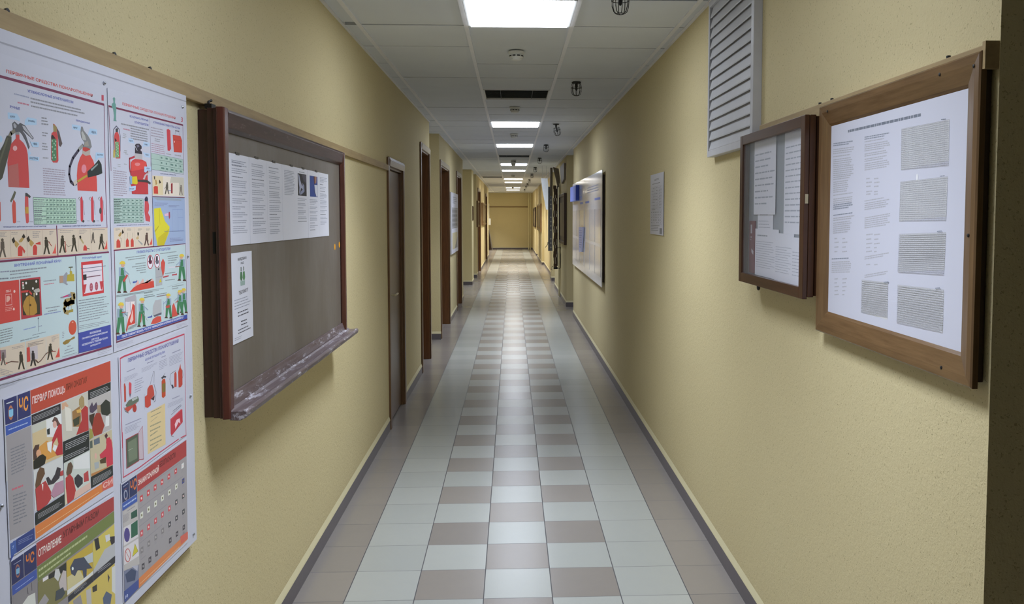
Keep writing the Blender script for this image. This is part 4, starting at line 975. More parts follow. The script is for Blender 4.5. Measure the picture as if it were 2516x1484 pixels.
('P',153,[21503,18270,21490,18249,21458,18234,21419,18231,21389,18241,21378,18260,21391,18281,21423,18296,21462,18299,21492,18289]),
('P',154,[21056,18157,21465,18160,21466,18023,21047,18008]),
('P',155,[20811,17686,20824,17900,20902,17972,21053,18016,21466,18023,21621,17991,21708,17872,21700,17732]),
('L',156,50,[21027,18068,20758,18002,20746,17816,20768,17697]),
('P',157,[21183,17916,21171,17897,21141,17881,21098,17871,21051,17868,21009,17874,20981,17886,20972,17903,20983,17921,21013,17937,21056,17947,21103,17950,21145,17945,21173,17933]),
('P',158,[22999,18933,23115,18963,23240,18935,23257,18439,23151,18371,23025,18376]),
('P',159,[23392,18831,23930,18852,24031,18731,24010,18390,23444,18363]),
('L',160,10,[23447,18709,24019,18714]),
('L',161,12,[23549,18854,23593,18956,23822,18963,23853,18860]),
('L',162,26,[23575,18961,23841,18970]),
('P',163,[23463,18673,23531,18674,23520,18625,23468,18624]),
('G',148,[22930,18295,23255,18293,22929,18266],1,3,0.7,0),
('G',148,[23496,18307,23935,18308,23494,18269],1,3,0.7,0),
('P',164,[21984,18230,24053,18199,24072,17811,22006,17813]),
('B',47,[21984,18230,24053,18199,22006,17813],3,1,7,0,None),
('B',47,[22504,18225,24053,18199,22529,17809],3,5,4,3,165),
('P',166,[20879,17940,21672,17990,21718,17886,21747,17504,21744,17166,20837,17150,20785,17465]),
('P',167,[20830,17936,21655,17989,21679,17822,20832,17702]),
('P',168,[21323,17900,21307,17881,21264,17864,21203,17852,21136,17848,21076,17853,21036,17865,21022,17882,21038,17901,21080,17918,21141,17930,21208,17934,21268,17930,21309,17918]),
('L',156,46,[20756,17932,20755,17756,20839,17555]),
('P',169,[20728,17572,20858,17593,20878,17395,20748,17383]),
('P',170,[20856,17571,21120,17590,21159,17420,21074,17387,20846,17401]),
('P',171,[21148,17509,21696,17525,21905,17464,21884,17424,21692,17463,21145,17464]),
('P',119,[21454,17537,21564,17649,21779,17736,21857,17724,21776,17682,21632,17629,21557,17534]),
('P',172,[21656,17729,21746,17765,21779,17736,21706,17686]),
('P',149,[21550,17861,21948,17876,21942,17767,21711,17763,21637,17706,21534,17723]),
('P',149,[20696,17322,21056,17357,21033,17252,20867,17217,20690,17220]),
('T',9,'КРАН',[21678,17799,21847,17804,21680,17838]),
('T',9,'НАСАДОК',[20724,17250,20951,17257,20726,17287]),
('G',25,[19908,17695,20608,17690,19899,17077],12,5,0.42,0.15),
('P',164,[19890,17028,21457,17040,21437,16444,19883,16437]),
('B',47,[19890,17028,21457,17040,19883,16437],7,1,7,0,None),
('B',47,[20318,17032,21457,17040,20306,16440],7,5,5,3,165),
('G',173,[19901,17018,20293,17020,19895,16444],14,8,0.4,0.4),
('P',174,[21542,17008,21732,16981,21780,16889,21772,16765,21714,16688,21832,16580,21806,16456,21562,16489,21507,16733]),
('P',175,[21526,17038,21600,17101,21687,17103,21736,17042,21715,16980,21540,16985]),
('T',176,'ПРИВЕДЕНИЕ В ДЕЙСТВИЕ ОГНЕТУШИТЕЛЯ',[20004,16372,21738,16379,20006,16403]),
('P',177,[19854,16338,21943,16346,21954,15822,19837,15824]),
('L',56,6,[20383,16338,20377,15831]),
('L',56,6,[20936,16329,20930,15808]),
('L',56,6,[21447,16322,21442,15788]),
('P',159,[19958,15862,19967,16018,20046,16072,20148,16012,20154,15861]),
('P',63,[20066,16157,20176,16226,20251,16203,20170,16126,20094,16121]),
('P',64,[20243,16217,20288,16296,20360,16215,20281,16181]),
('L',60,10,[20168,16097,20212,16067,20155,15883]),
('P',159,[20438,15864,20448,16017,20524,16080,20599,16012,20597,15866]),
('L',178,8,[20540,16087,20548,16204]),
('P',159,[20692,15855,20701,16009,20780,16073,20857,16004,20854,15856]),
('L',178,8,[20796,16080,20804,16198]),
('P',64,[21067,16200,21167,16198,21146,16123,21079,16125]),
('P',179,[20976,16068,21129,16124,21140,16041,21039,16029]),
('P',180,[21122,16011,21353,15913,21316,15869,21088,15997]),
('P',181,[21431,15864,21489,15862,21576,15998,21646,15863,21715,15854,21636,16023,21519,16026]),
('P',181,[21520,16131,21657,16135,21655,16015,21499,16010]),
('P',181,[21658,16158,21647,16142,21619,16132,21586,16133,21560,16144,21550,16160,21562,16177,21589,16186,21622,16185,21649,16175]),
('L',181,14,[21587,16110,21687,15963]),
('P',65,[21734,15869,21829,15959,21907,16050,21906,15870]),
('G',182,[19941,16323,20167,16324,19937,16259],3,0,0.4,0.3),
('G',182,[20523,16314,20762,16314,20519,16248],3,1,0.4,0.3),
('G',182,[21107,16304,21360,16305,21102,16237],3,2,0.4,0.3),
('G',182,[21567,16297,21832,16297,21563,16228],3,3,0.4,0.3),
('L',135,26,[19821,15808,24100,15822]),
('L',183,10,[21946,18007,21989,17669,21965,15821]),
('P',184,[22017,17655,24087,17693,24097,17156,22011,17141]),
('P',185,[22042,17648,22677,17662,22665,17164,22030,17165]),
('P',186,[23208,17678,24087,17688,24089,17173,23754,17173,23735,17534,23118,17511]),
('P',187,[22086,17190,22079,17361,22154,17387,22338,17386,22345,17188]),
('P',63,[22182,17553,22256,17556,22305,17448,22210,17413]),
('P',64,[22114,17636,22188,17639,22183,17561,22128,17558]),
('P',64,[22422,17531,22462,17565,22552,17489,22436,17461]),
('P',188,[22768,17191,22829,17192,22919,17331,22993,17203,23065,17198,22982,17359,22859,17355]),
('P',188,[22855,17458,22999,17470,23002,17353,22838,17338]),
('P',188,[22995,17493,22983,17476,22954,17465,22919,17464,22892,17473,22882,17489,22894,17505,22922,17516,22957,17518,22985,17509]),
('L',188,14,[22925,17442,22753,17336]),
('P',189,[23718,17189,23775,17191,23857,17313,23926,17200,23992,17196,23916,17338,23802,17335]),
('P',189,[23800,17426,23933,17437,23934,17333,23783,17320]),
('P',189,[23930,17457,23919,17442,23893,17432,23861,17431,23835,17439,23826,17453,23837,17468,23864,17478,23896,17479,23921,17471]),
('P',190,[23189,17489,23299,17509,23281,17220,23180,17226]),
('L',191,16,[23005,17295,23185,17300]),
('T',176,'НАПРАВЛЕНИЕ СТРУИ НА ОЧАГ',[22527,17711,23558,17719,22529,17743]),
('L',135,14,[21984,17114,24095,17130]),
('P',192,[21990,17094,24094,17113,24092,15827,21983,15821]),
('P',193,[22025,17087,23253,17104,23875,17066,23830,17031,22278,17021]),
('P',194,[22044,16798,22454,16830,22718,16464,23003,16315,22975,16184,22620,15829,22204,15828,22046,16250]),
('P',195,[22044,16219,22350,16372,22309,16325,22079,16187]),
('P',196,[22254,16040,22980,16266,22620,15829,22204,15828]),
('L',197,10,[22377,16801,22388,16387]),
('L',198,8,[23234,16791,23944,16795,23941,16191,23156,16189,23234,16791]),
('L',198,8,[23583,16785,23588,16197]),
('L',198,8,[23569,16567,23930,16566]),
('P',199,[22969,16715,23048,16716,23051,16577,22996,16511,22961,16593]),
('P',200,[22691,16658,22928,16691,22942,16609,22726,16602]),
('G',201,[22090,16963,23084,16970,22084,16861],3,3,0.4,0.4),
('G',201,[22981,16911,23908,16914,22976,16838],2,4,0.4,0.4),
('G',201,[22985,16021,23938,16012,22997,15905],3,5,0.4,0.3),
('L',202,8,[22643,16199,23992,16181]),
('P',70,[19871,15776,24102,15786,24081,13794,19829,13790]),
('L',135,22,[19848,15802,19827,13630]),
('L',135,18,[24103,15803,24083,13660]),
('T',203,'ПРАВИЛА РАБОТЫ С ОГНЕТУШИТЕЛЕМ',[21002,15678,23040,15685,21007,15749]),
('G',204,[20401,15615,21514,15626,20399,15588],1,0,0.8,0),
('G',204,[20528,15562,21469,15568,20526,15534],1,1,0.8,0),
('G',204,[20921,15439,21502,15439,20919,15411],1,2,0.8,0),
('G',204,[20724,15377,21498,15375,20723,15349],1,3,0.8,0),
('G',204,[20934,15323,21474,15320,20932,15295],1,4,0.8,0),
('G',204,[20969,15268,21491,15264,20967,15240],1,5,0.8,0),
('G',204,[21163,15207,21508,15203,21161,15178],1,6,0.8,0),
('G',204,[22380,15627,23447,15637,22378,15597],1,0,0.8,0),
('G',204,[22843,15529,23564,15532,22841,15498],1,1,0.8,0),
('G',204,[22863,15470,23535,15472,22861,15439],1,2,0.8,0),
('G',204,[22859,15413,23433,15412,22857,15382],1,3,0.8,0),
('G',204,[22855,15349,23283,15348,22853,15318],1,4,0.8,0),
('G',204,[22653,15079,23338,15069,22651,15049],1,5,0.8,0),
('G',204,[22665,14896,23302,14881,22663,14866],1,6,0.8,0),
('P',88,[19956,14826,20079,14815,20203,15080,20258,14806,20385,14802,20357,15238,20071,15258]),
('P',205,[20044,15397,20348,15378,20391,15189,20031,15185]),
('P',88,[20149,15375,20292,15366,20300,15188,20120,15201]),
('P',206,[19919,14799,20130,14779,20097,14825,19956,14838]),
('P',206,[20220,14779,20456,14757,20386,14806,20259,14817]),
('P',207,[20351,15428,20330,15402,20279,15388,20218,15392,20170,15412,20153,15440,20173,15466,20224,15479,20285,15476,20333,15456]),
('P',208,[20084,15471,20389,15453,20338,15521,20195,15541,20104,15515]),
('L',205,28,[20273,15336,20557,15193]),
('P',209,[20220,15070,20431,15209,20503,15169,20290,15022]),
('L',210,20,[20504,15186,20622,14951]),
('P',211,[20740,15003,20952,14998,20954,15030,21030,14988,20957,14950,20951,14968,20748,14962]),
('P',212,[20553,14757,20769,14851,20985,14894,21225,14919,21471,14935,21721,14933,21942,14925,21957,14756]),
('P',213,[20808,14865,21033,15024,21105,14911,21314,15038,21387,14915,21599,14998,21635,14903,21852,14997,21942,14925,21471,14935,20985,14894]),
('P',156,[21938,15416,21920,15347,21877,15289,21817,15253,21748,15244,21682,15262,21628,15305,21593,15366,21585,15436,21602,15505,21644,15562,21703,15599,21771,15610,21838,15592,21893,15550,21928,15488]),
('P',214,[21904,15418,21889,15357,21854,15306,21805,15274,21750,15266,21696,15281,21652,15319,21625,15373,21618,15435,21632,15495,21666,15546,21714,15578,21770,15588,21824,15573,21868,15535,21896,15481]),
('P',215,[21706,15576,21803,15580,21803,15442,21676,15431]),
('P',216,[21636,15461,21868,15467,21842,15385,21714,15374]),
('P',156,[22358,15421,22339,15350,22295,15291,22233,15254,22161,15245,22092,15263,22036,15307,22000,15370,21991,15441,22009,15511,22052,15569,22114,15607,22184,15618,22254,15600,22312,15557,22348,15494]),
('P',214,[22322,15423,22307,15360,22271,15309,22220,15276,22163,15267,22107,15283,22061,15322,22033,15376,22025,15439,22040,15501,22076,15552,22126,15586,22183,15595,22239,15580,22286,15542,22315,15487]),
('P',215,[22115,15556,22216,15560,22216,15419,22084,15408]),
('P',217,[22043,15438,22284,15444,22256,15361,22124,15350]),
('P',218,[22062,15260,22483,15272,22452,14780,22053,14776]),
('L',219,8,[22068,15008,22467,15007]),
('P',220,[22291,15208,22277,15190,22246,15185,22215,15195,22203,15214,22217,15232,22249,15237,22279,15228]),
('P',221,[22338,14960,22412,14859,22256,14853]),
('P',222,[22399,15371,22541,15477,22670,15356,22611,15130,22510,14984,22412,15219]),
('P',88,[24040,14789,23890,14801,23780,15085,23680,14825,23535,14844,23623,15262,23961,15242]),
('P',205,[24012,15378,23653,15397,23579,15220,23999,15163]),
('P',88,[23883,15370,23714,15379,23683,15206,23893,15193]),
('P',206,[24081,14755,23825,14775,23870,14814,24041,14801]),
('P',206,[23720,14791,23450,14813,23535,14848,23680,14836]),
('P',207,[23887,15435,23863,15409,23804,15395,23732,15399,23676,15419,23656,15447,23679,15472,23738,15486,23809,15482,23867,15463]),
('P',208,[23974,15457,23616,15475,23682,15536,23851,15540,23956,15504]),
('L',205,28,[23733,15347,23395,15246]),
('P',223,[22511,14994,22880,15005,22878,14976,22532,14964]),
('P',223,[23093,15009,23358,15004,23384,15028,23456,14993,23380,14959,23357,14977,23106,14979]),
('L',224,30,[22894,15217,23371,15197]),
('L',225,24,[23346,15203,23667,15199]),
('G',204,[19878,14758,22768,14695,19878,14694],2,3,0.4,0.1),
('L',226,6,[19876,14719,21333,14702]),
('L',226,6,[22768,14695,24073,14745]),
('P',88,[19825,13863,19947,13846,20070,14105,20124,13828,20251,13818,20223,14255,19939,14289]),
('P',205,[19913,14429,20214,14395,20256,14204,19900,14218]),
('P',88,[20017,14402,20159,14386,20166,14208,19989,14230]),
('P',206,[19789,13838,19998,13808,19965,13855,19826,13874]),
('P',206,[20087,13803,20321,13769,20251,13822,20125,13840]),
('P',207,[20217,14445,20196,14420,20146,14409,20085,14415,20038,14438,20021,14466,20041,14491,20091,14502,20151,14496,20199,14474]),
('P',208,[19952,14501,20254,14468,20204,14539,20063,14565,19973,14544]),
('L',205,28,[20139,14357,20421,14200]),
('P',227,[20303,14634,20874,14674,20922,14501,20317,14555]),
('P',224,[20317,14555,20557,14522,20561,14277,20319,14288]),
('P',228,[20520,14534,20806,14513,20790,13950,20312,13875]),
('P',212,[20312,13883,20438,14118,20598,14255,20688,14473,20799,14408,20791,13968,20428,13954,20345,13818]),
('P',229,[20510,14057,20614,14218,20680,14351,20701,14067,20582,13995]),
('L',203,14,[20557,14513,20549,14270]),
('L',230,20,[20101,14314,20301,14307]),
('P',218,[20831,14616,20909,14618,20925,13915,20808,13930]),
('G',204,[20409,13948,20887,13946,20422,13860],4,3,0.4,0.2),
('P',88,[20946,13887,21070,13871,21194,14120,21250,13854,21379,13844,21349,14265,21061,14298]),
('P',205,[21033,14432,21339,14400,21383,14216,21021,14229]),
('P',88,[21139,14406,21284,14391,21291,14220,21111,14241]),
('P',206,[20909,13863,21122,13834,21089,13879,20947,13898]),
('P',206,[21212,13830,21450,13798,21379,13848,21251,13865]),
('P',207,[21342,14448,21322,14424,21271,14413,21209,14420,21160,14441,21143,14468,21164,14492,21214,14503,21276,14497,21325,14476]),
('P',208,[21073,14501,21381,14470,21330,14538,21185,14563,21094,14543]),
('L',205,28,[21264,14363,21551,14212]),
('L',209,40,[21177,14142,21126,13960]),
('L',218,24,[21280,14166,21492,13949]),
('P',211,[21518,14037,21728,14033,21730,14066,21800,14021,21747,13991,21529,14008]),
('P',231,[21815,14065,21850,14275,21987,14409,22384,14410,22371,14056,21876,14012]),
('P',217,[21856,14033,22362,14057,22359,14000,21918,13988]),
('P',222,[21694,13831,21829,13943,22092,13985,22311,13958,22348,13821,21993,13801]),
('L',203,12,[22493,14338,22501,14107]),
('P',232,[22500,14088,22617,14133,22624,13882,22509,13877]),
('P',88,[23026,13840,22899,13856,22806,14111,22720,13884,22597,13906,22674,14275,22960,14244]),
('P',205,[23004,14363,22699,14393,22636,14238,22992,14173]),
('P',88,[22894,14360,22751,14375,22724,14222,22902,14203]),
('P',206,[23061,13808,22843,13835,22882,13868,23026,13850]),
('P',206,[22754,13853,22525,13882,22598,13910,22721,13894]),
('P',207,[22898,14418,22877,14396,22827,14386,22766,14392,22719,14411,22701,14437,22722,14459,22771,14469,22832,14463,22880,14443]),
('P',208,[22971,14434,22668,14464,22724,14516,22868,14512,22956,14477]),
('L',205,28,[22767,14346,22479,14268]),
('P',209,[22621,14190,22877,14201,22896,14130,22686,14125]),
('P',88,[24102,13861,23962,13877,23860,14145,23767,13907,23632,13930,23714,14315,24028,14284]),
('P',205,[24076,14408,23742,14440,23673,14277,24063,14209]),
('P',88,[23956,14405,23799,14420,23770,14260,23965,14241]),
('P',206,[24140,13828,23902,13856,23943,13890,24102,13871]),
('P',206,[23804,13874,23553,13904,23632,13933,23768,13918]),
('P',207,[23960,14465,23937,14442,23882,14432,23816,14438,23763,14459,23745,14485,23766,14508,23821,14519,23887,14513,23941,14492]),
('P',208,[24040,14483,23707,14513,23769,14568,23926,14564,24023,14527]),
('L',205,28,[23817,14390,23502,14309]),
('P',88,[23816,13844,23680,13860,23581,14124,23489,13890,23358,13912,23438,14293,23744,14262]),
('P',205,[23791,14384,23465,14416,23398,14255,23779,14188]),
('P',88,[23674,14382,23521,14397,23492,14239,23683,14219]),
('P',206,[23854,13811,23621,13839,23662,13873,23817,13854]),
('P',206,[23526,13857,23281,13887,23358,13916,23490,13900]),
('P',207,[23678,14441,23656,14418,23602,14408,23538,14414,23486,14435,23468,14461,23489,14484,23543,14494,23607,14488,23659,14468]),
('P',208,[23757,14458,23432,14489,23492,14542,23645,14539,23740,14502]),
('L',205,28,[23538,14367,23231,14287]),
('P',222,[23021,13852,23064,14161,23164,14228,23275,14059,23409,13844]),
('L',209,24,[23285,14216,23459,14257]),
('G',204,[21352,14674,21853,14667,21350,14645],1,0,0.8,0),
('G',204,[21348,14611,21891,14601,21346,14582],1,1,0.8,0),
('G',204,[21345,14566,21974,14554,21343,14537],1,2,0.8,0),
('G',204,[22084,14568,22759,14555,22082,14538],1,3,0.8,0),
('G',233,[22081,14521,22710,14508,22079,14491],1,4,0.8,0),
('G',204,[23073,14688,23862,14679,23071,14657],1,5,0.8,0),
('G',204,[23070,14630,23507,14624,23068,14599],1,6,0.8,0),
('P',234,[19836,13789,24081,13794,24084,13680,19837,13688]),
('T',235,'ПОСЛЕ ТУШЕНИЯ УБЕДИСЬ, ЧТО ОЧАГ ЛИКВИДИРОВАН И ГОРЕНИЕ НЕ ВОЗОБНОВИТСЯ',[20088,13701,23802,13712,20092,13765]),
('L',135,30,[19828,13652,24083,13660]),
('G',41,[19825,13605,20747,13576,19836,13502],4,3,0.25,0.3),
('G',236,[23319,13597,24104,13575,23337,13495],3,3,0.25,0.3)]},
 'p4': {'sheet': [19878,10252,23915,10363,23958,13418,19900,13276], 'cmds': [
('L',237,40,[19974,13231,20178,13251,23849,13259]),
('L',237,28,[19982,13239,19969,12726,19966,11092]),
('L',237,26,[23849,13259,23796,10375]),
('L',237,30,[23423,10394,23796,10370]),
('L',237,28,[19984,11452,19965,10364]),
('L',237,28,[19965,10373,20769,10350,22073,10385,23272,10401]),
('T',238,'ПЕРВИЧНЫЕ СРЕДСТВА ПОЖАРОТУШЕНИЯ',[20373,13049,23429,13068,20380,13166]),
('T',239,'ОГНЕТУШИТЕЛИ',[21307,12930,22507,12946,21311,12992]),
('G',240,[20294,12867,20744,12870,20292,12841],1,0,0.8,0),
('G',241,[20166,12742,20948,12743,20160,12632],4,1,0.3,0.3),
('G',240,[21414,12876,21801,12878,21413,12848],1,2,0.8,0),
('G',241,[21101,12792,22077,12794,21094,12676],4,3,0.3,0.3),
('G',240,[22298,12878,22568,12880,22296,12849],1,4,0.8,0),
('G',241,[22148,12791,22737,12793,22132,12539],6,5,0.3,0.3),
('G',240,[22972,12879,23552,12882,22970,12849],1,6,0.8,0),
('G',241,[22788,12794,23737,12796,22771,12524],7,7,0.3,0.3),
('G',241,[20705,12579,21197,12575,20684,12239],6,8,0.3,0.3),
('G',240,[22919,11627,23418,11603,22917,11598],1,9,0.8,0),
('G',241,[22609,11550,23710,11491,22601,11426],4,10,0.3,0.3),
('G',240,[20156,11607,21003,11559,20154,11582],1,11,0.8,0),
('G',241,[20112,11544,21042,11488,20102,11378],5,12,0.3,0.3),
('P',39,[20129,12583,20178,12610,20231,12506,20221,12153,20129,12145]),
('P',242,[20383,12549,20438,12585,20527,12520,20500,12279,20426,12201,20380,12305]),
('P',243,[20400,12301,20472,12285,20434,12195]),
('P',244,[20184,12068,20349,12143,20637,12154,20846,12137,20905,12056,20880,12004,20544,11985,20259,11985]),
('P',245,[20512,12144,20804,12136,20843,12089,20550,12078]),
('P',39,[20181,12012,20544,11985,20837,11994,20540,11928,20292,11874,20139,11976]),
('P',246,[20761,11858,20744,11812,20702,11785,20648,11785,20595,11811,20558,11856,20547,11908,20564,11953,20606,11980,20660,11981,20713,11955,20750,11910]),
('L',247,14,[20103,12031,20175,11920,20331,11845]),
('L',248,14,[21557,12279,21783,12585,21828,12566,21787,12282]),
('L',249,18,[21785,12252,21901,12016,21850,11804,21756,11785]),
('P',39,[21395,12204,21511,12269,21693,12251,21775,12083,21790,11959,21580,11905,21361,12014]),
('P',250,[21230,12042,21409,12062,21561,11969,21570,11748,21387,11720,21235,11776]),
('P',251,[21580,11905,21813,11954,21758,11825]),
('L',252,12,[21213,12125,21201,11725]),
('P',253,[22257,12228,22333,12274,22479,12256,22506,12136,22484,11787,22326,11763,22242,11819]),
('P',254,[22277,12152,22496,12138,22482,11912,22277,11915]),
('P',255,[22225,12327,22387,12357,22556,12303,22505,12271,22408,12301,22309,12279]),
('L',256,10,[22362,12351,22488,12405]),
('P',39,[23089,12273,23171,12322,23245,12243,23222,11883,23065,11894]),
('L',256,14,[23172,12343,22860,12317,22775,12186,22841,12025,22964,11936]),
('P',257,[22865,11999,22968,11999,23029,11901,22960,11878]),
('P',258,[23352,12266,23438,12358,23526,12472,23546,12349,23648,12253,23635,11862,23512,11811,23362,11832]),
('L',259,12,[23650,12275,23694,12113,23605,11999]),
('P',260,[21344,11598,22438,11599,22404,10493,21314,10539]),
('G',261,[21605,11579,22264,11562,21512,11554],1,0,0.7,0.1),
('G',261,[21597,11457,22257,11440,21505,11432],1,1,0.7,0.1),
('G',261,[21590,11334,22012,11376,21497,11310],1,2,0.7,0.1),
('G',262,[21492,11235,22241,11196,21489,11188],1,3,0.7,0.1),
('G',262,[21485,11113,22234,11074,21482,11066],1,4,0.7,0.1),
('G',262,[21477,10991,21990,11014,21474,10944],1,5,0.7,0.1),
('G',262,[21470,10869,22219,10830,21467,10822],1,6,0.7,0.1),
('G',262,[21462,10748,22211,10708,21459,10700],1,7,0.7,0.1),
('G',262,[21454,10626,21967,10651,21452,10579],1,8,0.7,0.1),
('P',223,[22758,11093,23416,11147,23580,11163,23585,10800,22804,10615,22748,10693]),
('P',242,[22758,11093,22938,11112,23473,11188,23580,11163,22832,11053]),
('P',263,[23028,10876,23165,10970,23377,10961,23421,10798,23292,10874,23071,10736]),
('L',264,16,[22922,11265,23481,11317]),
('L',264,12,[22815,11195,23533,11283]),
('L',265,12,[22754,10628,22930,10559]),
('P',266,[20141,11246,20811,11228,20821,11186,20191,11214]),
('P',267,[20168,11219,20790,11209,20793,10520,20168,10536]),
('P',268,[20254,11138,20722,11140,20721,10614,20253,10639]),
('L',269,18,[20157,11236,20810,11219,20813,10528,20143,10535,20157,11236]),
('P',270,[20835,11198,21057,11316,21053,10501,20814,10557]),
('L',269,14,[20837,11227,21058,11331,21066,10488,20814,10551]),
('L',271,8,[20242,10942,20488,10929])]},
 'p5': {'sheet': [19793,7371,23781,7274,23850,10274,19837,10265], 'cmds': [
('P',272,[19884,10216,23809,10231,23732,7390,19826,7353]),
('P',273,[20677,10204,23809,10231,23780,9775,20682,9777]),
('T',274,'ЗНАКИ ПОЖАРНОЙ',[20729,9914,21934,9898,20741,10095]),
('T',275,'БЕЗОПАСНОСТИ',[21990,9983,23020,9959,22000,10136]),
('P',276,[19872,10214,20246,10217,20248,9765,19881,9780]),
('P',276,[20270,10218,20645,10213,20655,9756,20267,9768]),
('P',277,[20158,9883,20140,9824,20100,9791,20049,9792,20000,9826,19967,9884,19957,9951,19974,10009,20014,10043,20065,10043,20114,10009,20148,9950]),
('P',276,[20116,9897,20102,9852,20070,9831,20034,9844,20006,9884,19998,9937,20012,9982,20044,10003,20080,9990,20108,9950]),
('L',278,8,[19994,10066,20138,10061]),
('L',278,8,[19991,9826,20136,9819]),
('G',279,[19940,10163,20194,10171,19938,10130],1,1,0.6,0),
('T',280,'ЧС',[20299,9883,20625,9878,20316,10165]),
('P',281,[19869,9770,20655,9742,20656,9551,19869,9586]),
('G',282,[19924,9708,20600,9688,19920,9639],1,3,0.5,0),
('P',283,[19886,9566,20667,9532,20672,7952,19856,8131]),
('G',284,[20093,9520,20525,9495,20091,9486],1,3,0.6,0),
('G',285,[19910,9473,20240,9437,19898,9279],7,3,0.4,0.2),
('P',286,[20299,9387,20625,9363,20626,9180,20301,9228]),
('P',287,[19879,9172,20658,9080,20651,8655,19876,8734]),
('P',288,[20206,8874,20186,8805,20141,8761,20079,8751,20013,8777,19956,8834,19919,8910,19910,8990,19929,9059,19973,9104,20034,9114,20100,9089,20158,9033,20195,8956]),
('P',289,[20281,9105,20640,9087,20624,8725,20267,8764]),
('P',287,[19873,8693,20649,8612,20647,8170,19871,8267]),
('P',290,[20217,8364,20201,8305,20164,8264,20111,8249,20051,8261,19993,8299,19946,8357,19916,8425,19909,8493,19924,8552,19961,8593,20012,8608,20072,8597,20131,8560,20179,8503,20209,8434]),
('P',287,[20181,8379,20168,8327,20140,8291,20099,8276,20053,8284,20008,8314,19972,8362,19949,8419,19944,8478,19956,8530,19985,8567,20025,8582,20071,8575,20116,8545,20152,8497,20175,8439]),
('L',290,14,[19962,8571,20163,8286]),
('P',291,[20454,8558,20610,8304,20299,8292]),
('L',292,8,[20454,8558,20610,8304,20299,8292,20454,8558]),
('P',293,[19856,8131,20620,7945,20608,7536,19856,7647]),
('P',294,[19910,8022,20245,8019,20487,7856,20411,7654,19986,7788]),
('P',295,[20249,8076,20589,7959,20549,7828]),
('P',296,[19832,7644,20611,7594,20598,7378,19838,7355]),
('T',297,'10',[19879,7436,20012,7425,19884,7514]),
('P',298,[20612,7608,23744,7572,23731,7374,20597,7364]),
('P',299,[23213,7646,23728,7596,23732,7390,23215,7412]),
('G',300,[20688,7471,23118,7419,20685,7427],1,3,0.4,0),
('P',301,[20808,9625,20965,9618,20956,9467,20799,9474]),
('P',302,[20920,9533,20908,9513,20880,9512,20853,9532,20843,9559,20856,9580,20884,9580,20911,9561]),
('G',102,[20798,9457,20954,9444,20793,9382],3,0,0.4,0.3),
('P',301,[21203,9627,21361,9622,21352,9473,21193,9479]),
('P',302,[21316,9537,21303,9517,21275,9517,21248,9536,21238,9564,21251,9583,21279,9584,21306,9565]),
('G',102,[21192,9461,21350,9449,21188,9385],3,1,0.4,0.3),
('P',301,[21612,9630,21772,9627,21763,9479,21603,9484]),
('P',302,[21726,9542,21713,9522,21685,9522,21658,9541,21648,9568,21661,9587,21689,9588,21716,9569]),
('G',102,[21602,9466,21761,9455,21597,9388],3,2,0.4,0.3),
('P',301,[22037,9633,22199,9631,22190,9486,22028,9489]),
('P',302,[22153,9547,22140,9527,22111,9527,22084,9546,22074,9572,22087,9592,22115,9592,22143,9573]),
('G',102,[22027,9470,22188,9461,22022,9391],3,3,0.4,0.3),
('P',301,[22480,9636,22643,9635,22634,9493,22471,9494]),
('P',302,[22597,9552,22584,9533,22555,9532,22527,9551,22517,9577,22530,9596,22559,9596,22586,9578]),
('G',102,[22470,9475,22632,9467,22465,9394],3,4,0.4,0.3),
('P',301,[22941,9639,23105,9640,23096,9500,22932,9499]),
('P',302,[23059,9557,23045,9538,23016,9538,22988,9556,22978,9582,22991,9600,23020,9601,23048,9583]),
('G',102,[22931,9480,23095,9474,22926,9397],3,5,0.4,0.3),
('P',303,[23421,9642,23587,9645,23578,9507,23412,9505]),
('P',302,[23540,9562,23526,9544,23497,9544,23469,9562,23458,9587,23472,9605,23501,9605,23529,9588]),
('G',102,[23411,9485,23576,9481,23406,9401],3,6,0.4,0.3),
('G',284,[20765,9763,23717,9723,20764,9740],1,0,0.8,0.5),
('P',304,[20802,9198,20958,9189,20949,9037,20792,9048]),
('P',305,[20914,9104,20901,9084,20873,9084,20846,9104,20837,9132,20849,9152,20877,9152,20904,9132]),
('G',102,[20791,9030,20947,9014,20786,8955],3,7,0.4,0.3),
('P',304,[21199,9199,21357,9191,21348,9042,21189,9051]),
('P',305,[21312,9107,21299,9087,21271,9087,21244,9107,21234,9135,21247,9154,21275,9154,21302,9135]),
('G',102,[21188,9033,21346,9018,21183,8956],3,8,0.4,0.3),
('P',304,[21611,9200,21771,9194,21762,9046,21602,9054]),
('P',305,[21725,9110,21712,9091,21684,9091,21657,9110,21647,9138,21660,9157,21688,9157,21715,9137]),
('G',102,[21601,9036,21760,9022,21596,8958],3,9,0.4,0.3),
('P',304,[22040,9202,22201,9197,22192,9051,22031,9057]),
('P',305,[22155,9113,22142,9094,22114,9094,22086,9113,22076,9140,22089,9159,22118,9159,22145,9140]),
('G',102,[22030,9039,22191,9027,22025,8959],3,10,0.4,0.3),
('P',304,[22486,9203,22649,9199,22640,9057,22477,9061]),
('P',305,[22603,9116,22590,9098,22561,9098,22533,9117,22523,9143,22536,9162,22565,9162,22592,9143]),
('G',102,[22476,9042,22639,9031,22471,8961],3,11,0.4,0.3),
('P',304,[22950,9204,23115,9202,23106,9062,22942,9065]),
('P',305,[23069,9120,23055,9101,23026,9102,22998,9120,22988,9147,23001,9165,23030,9165,23058,9146]),
('G',102,[22940,9045,23105,9036,22935,8962],3,12,0.4,0.3),
('P',306,[23434,9205,23601,9205,23592,9067,23426,9068]),
('P',305,[23554,9123,23541,9105,23511,9106,23483,9124,23472,9150,23486,9168,23515,9168,23543,9149]),
('G',102,[23425,9049,23591,9041,23419,8964],3,13,0.4,0.3),
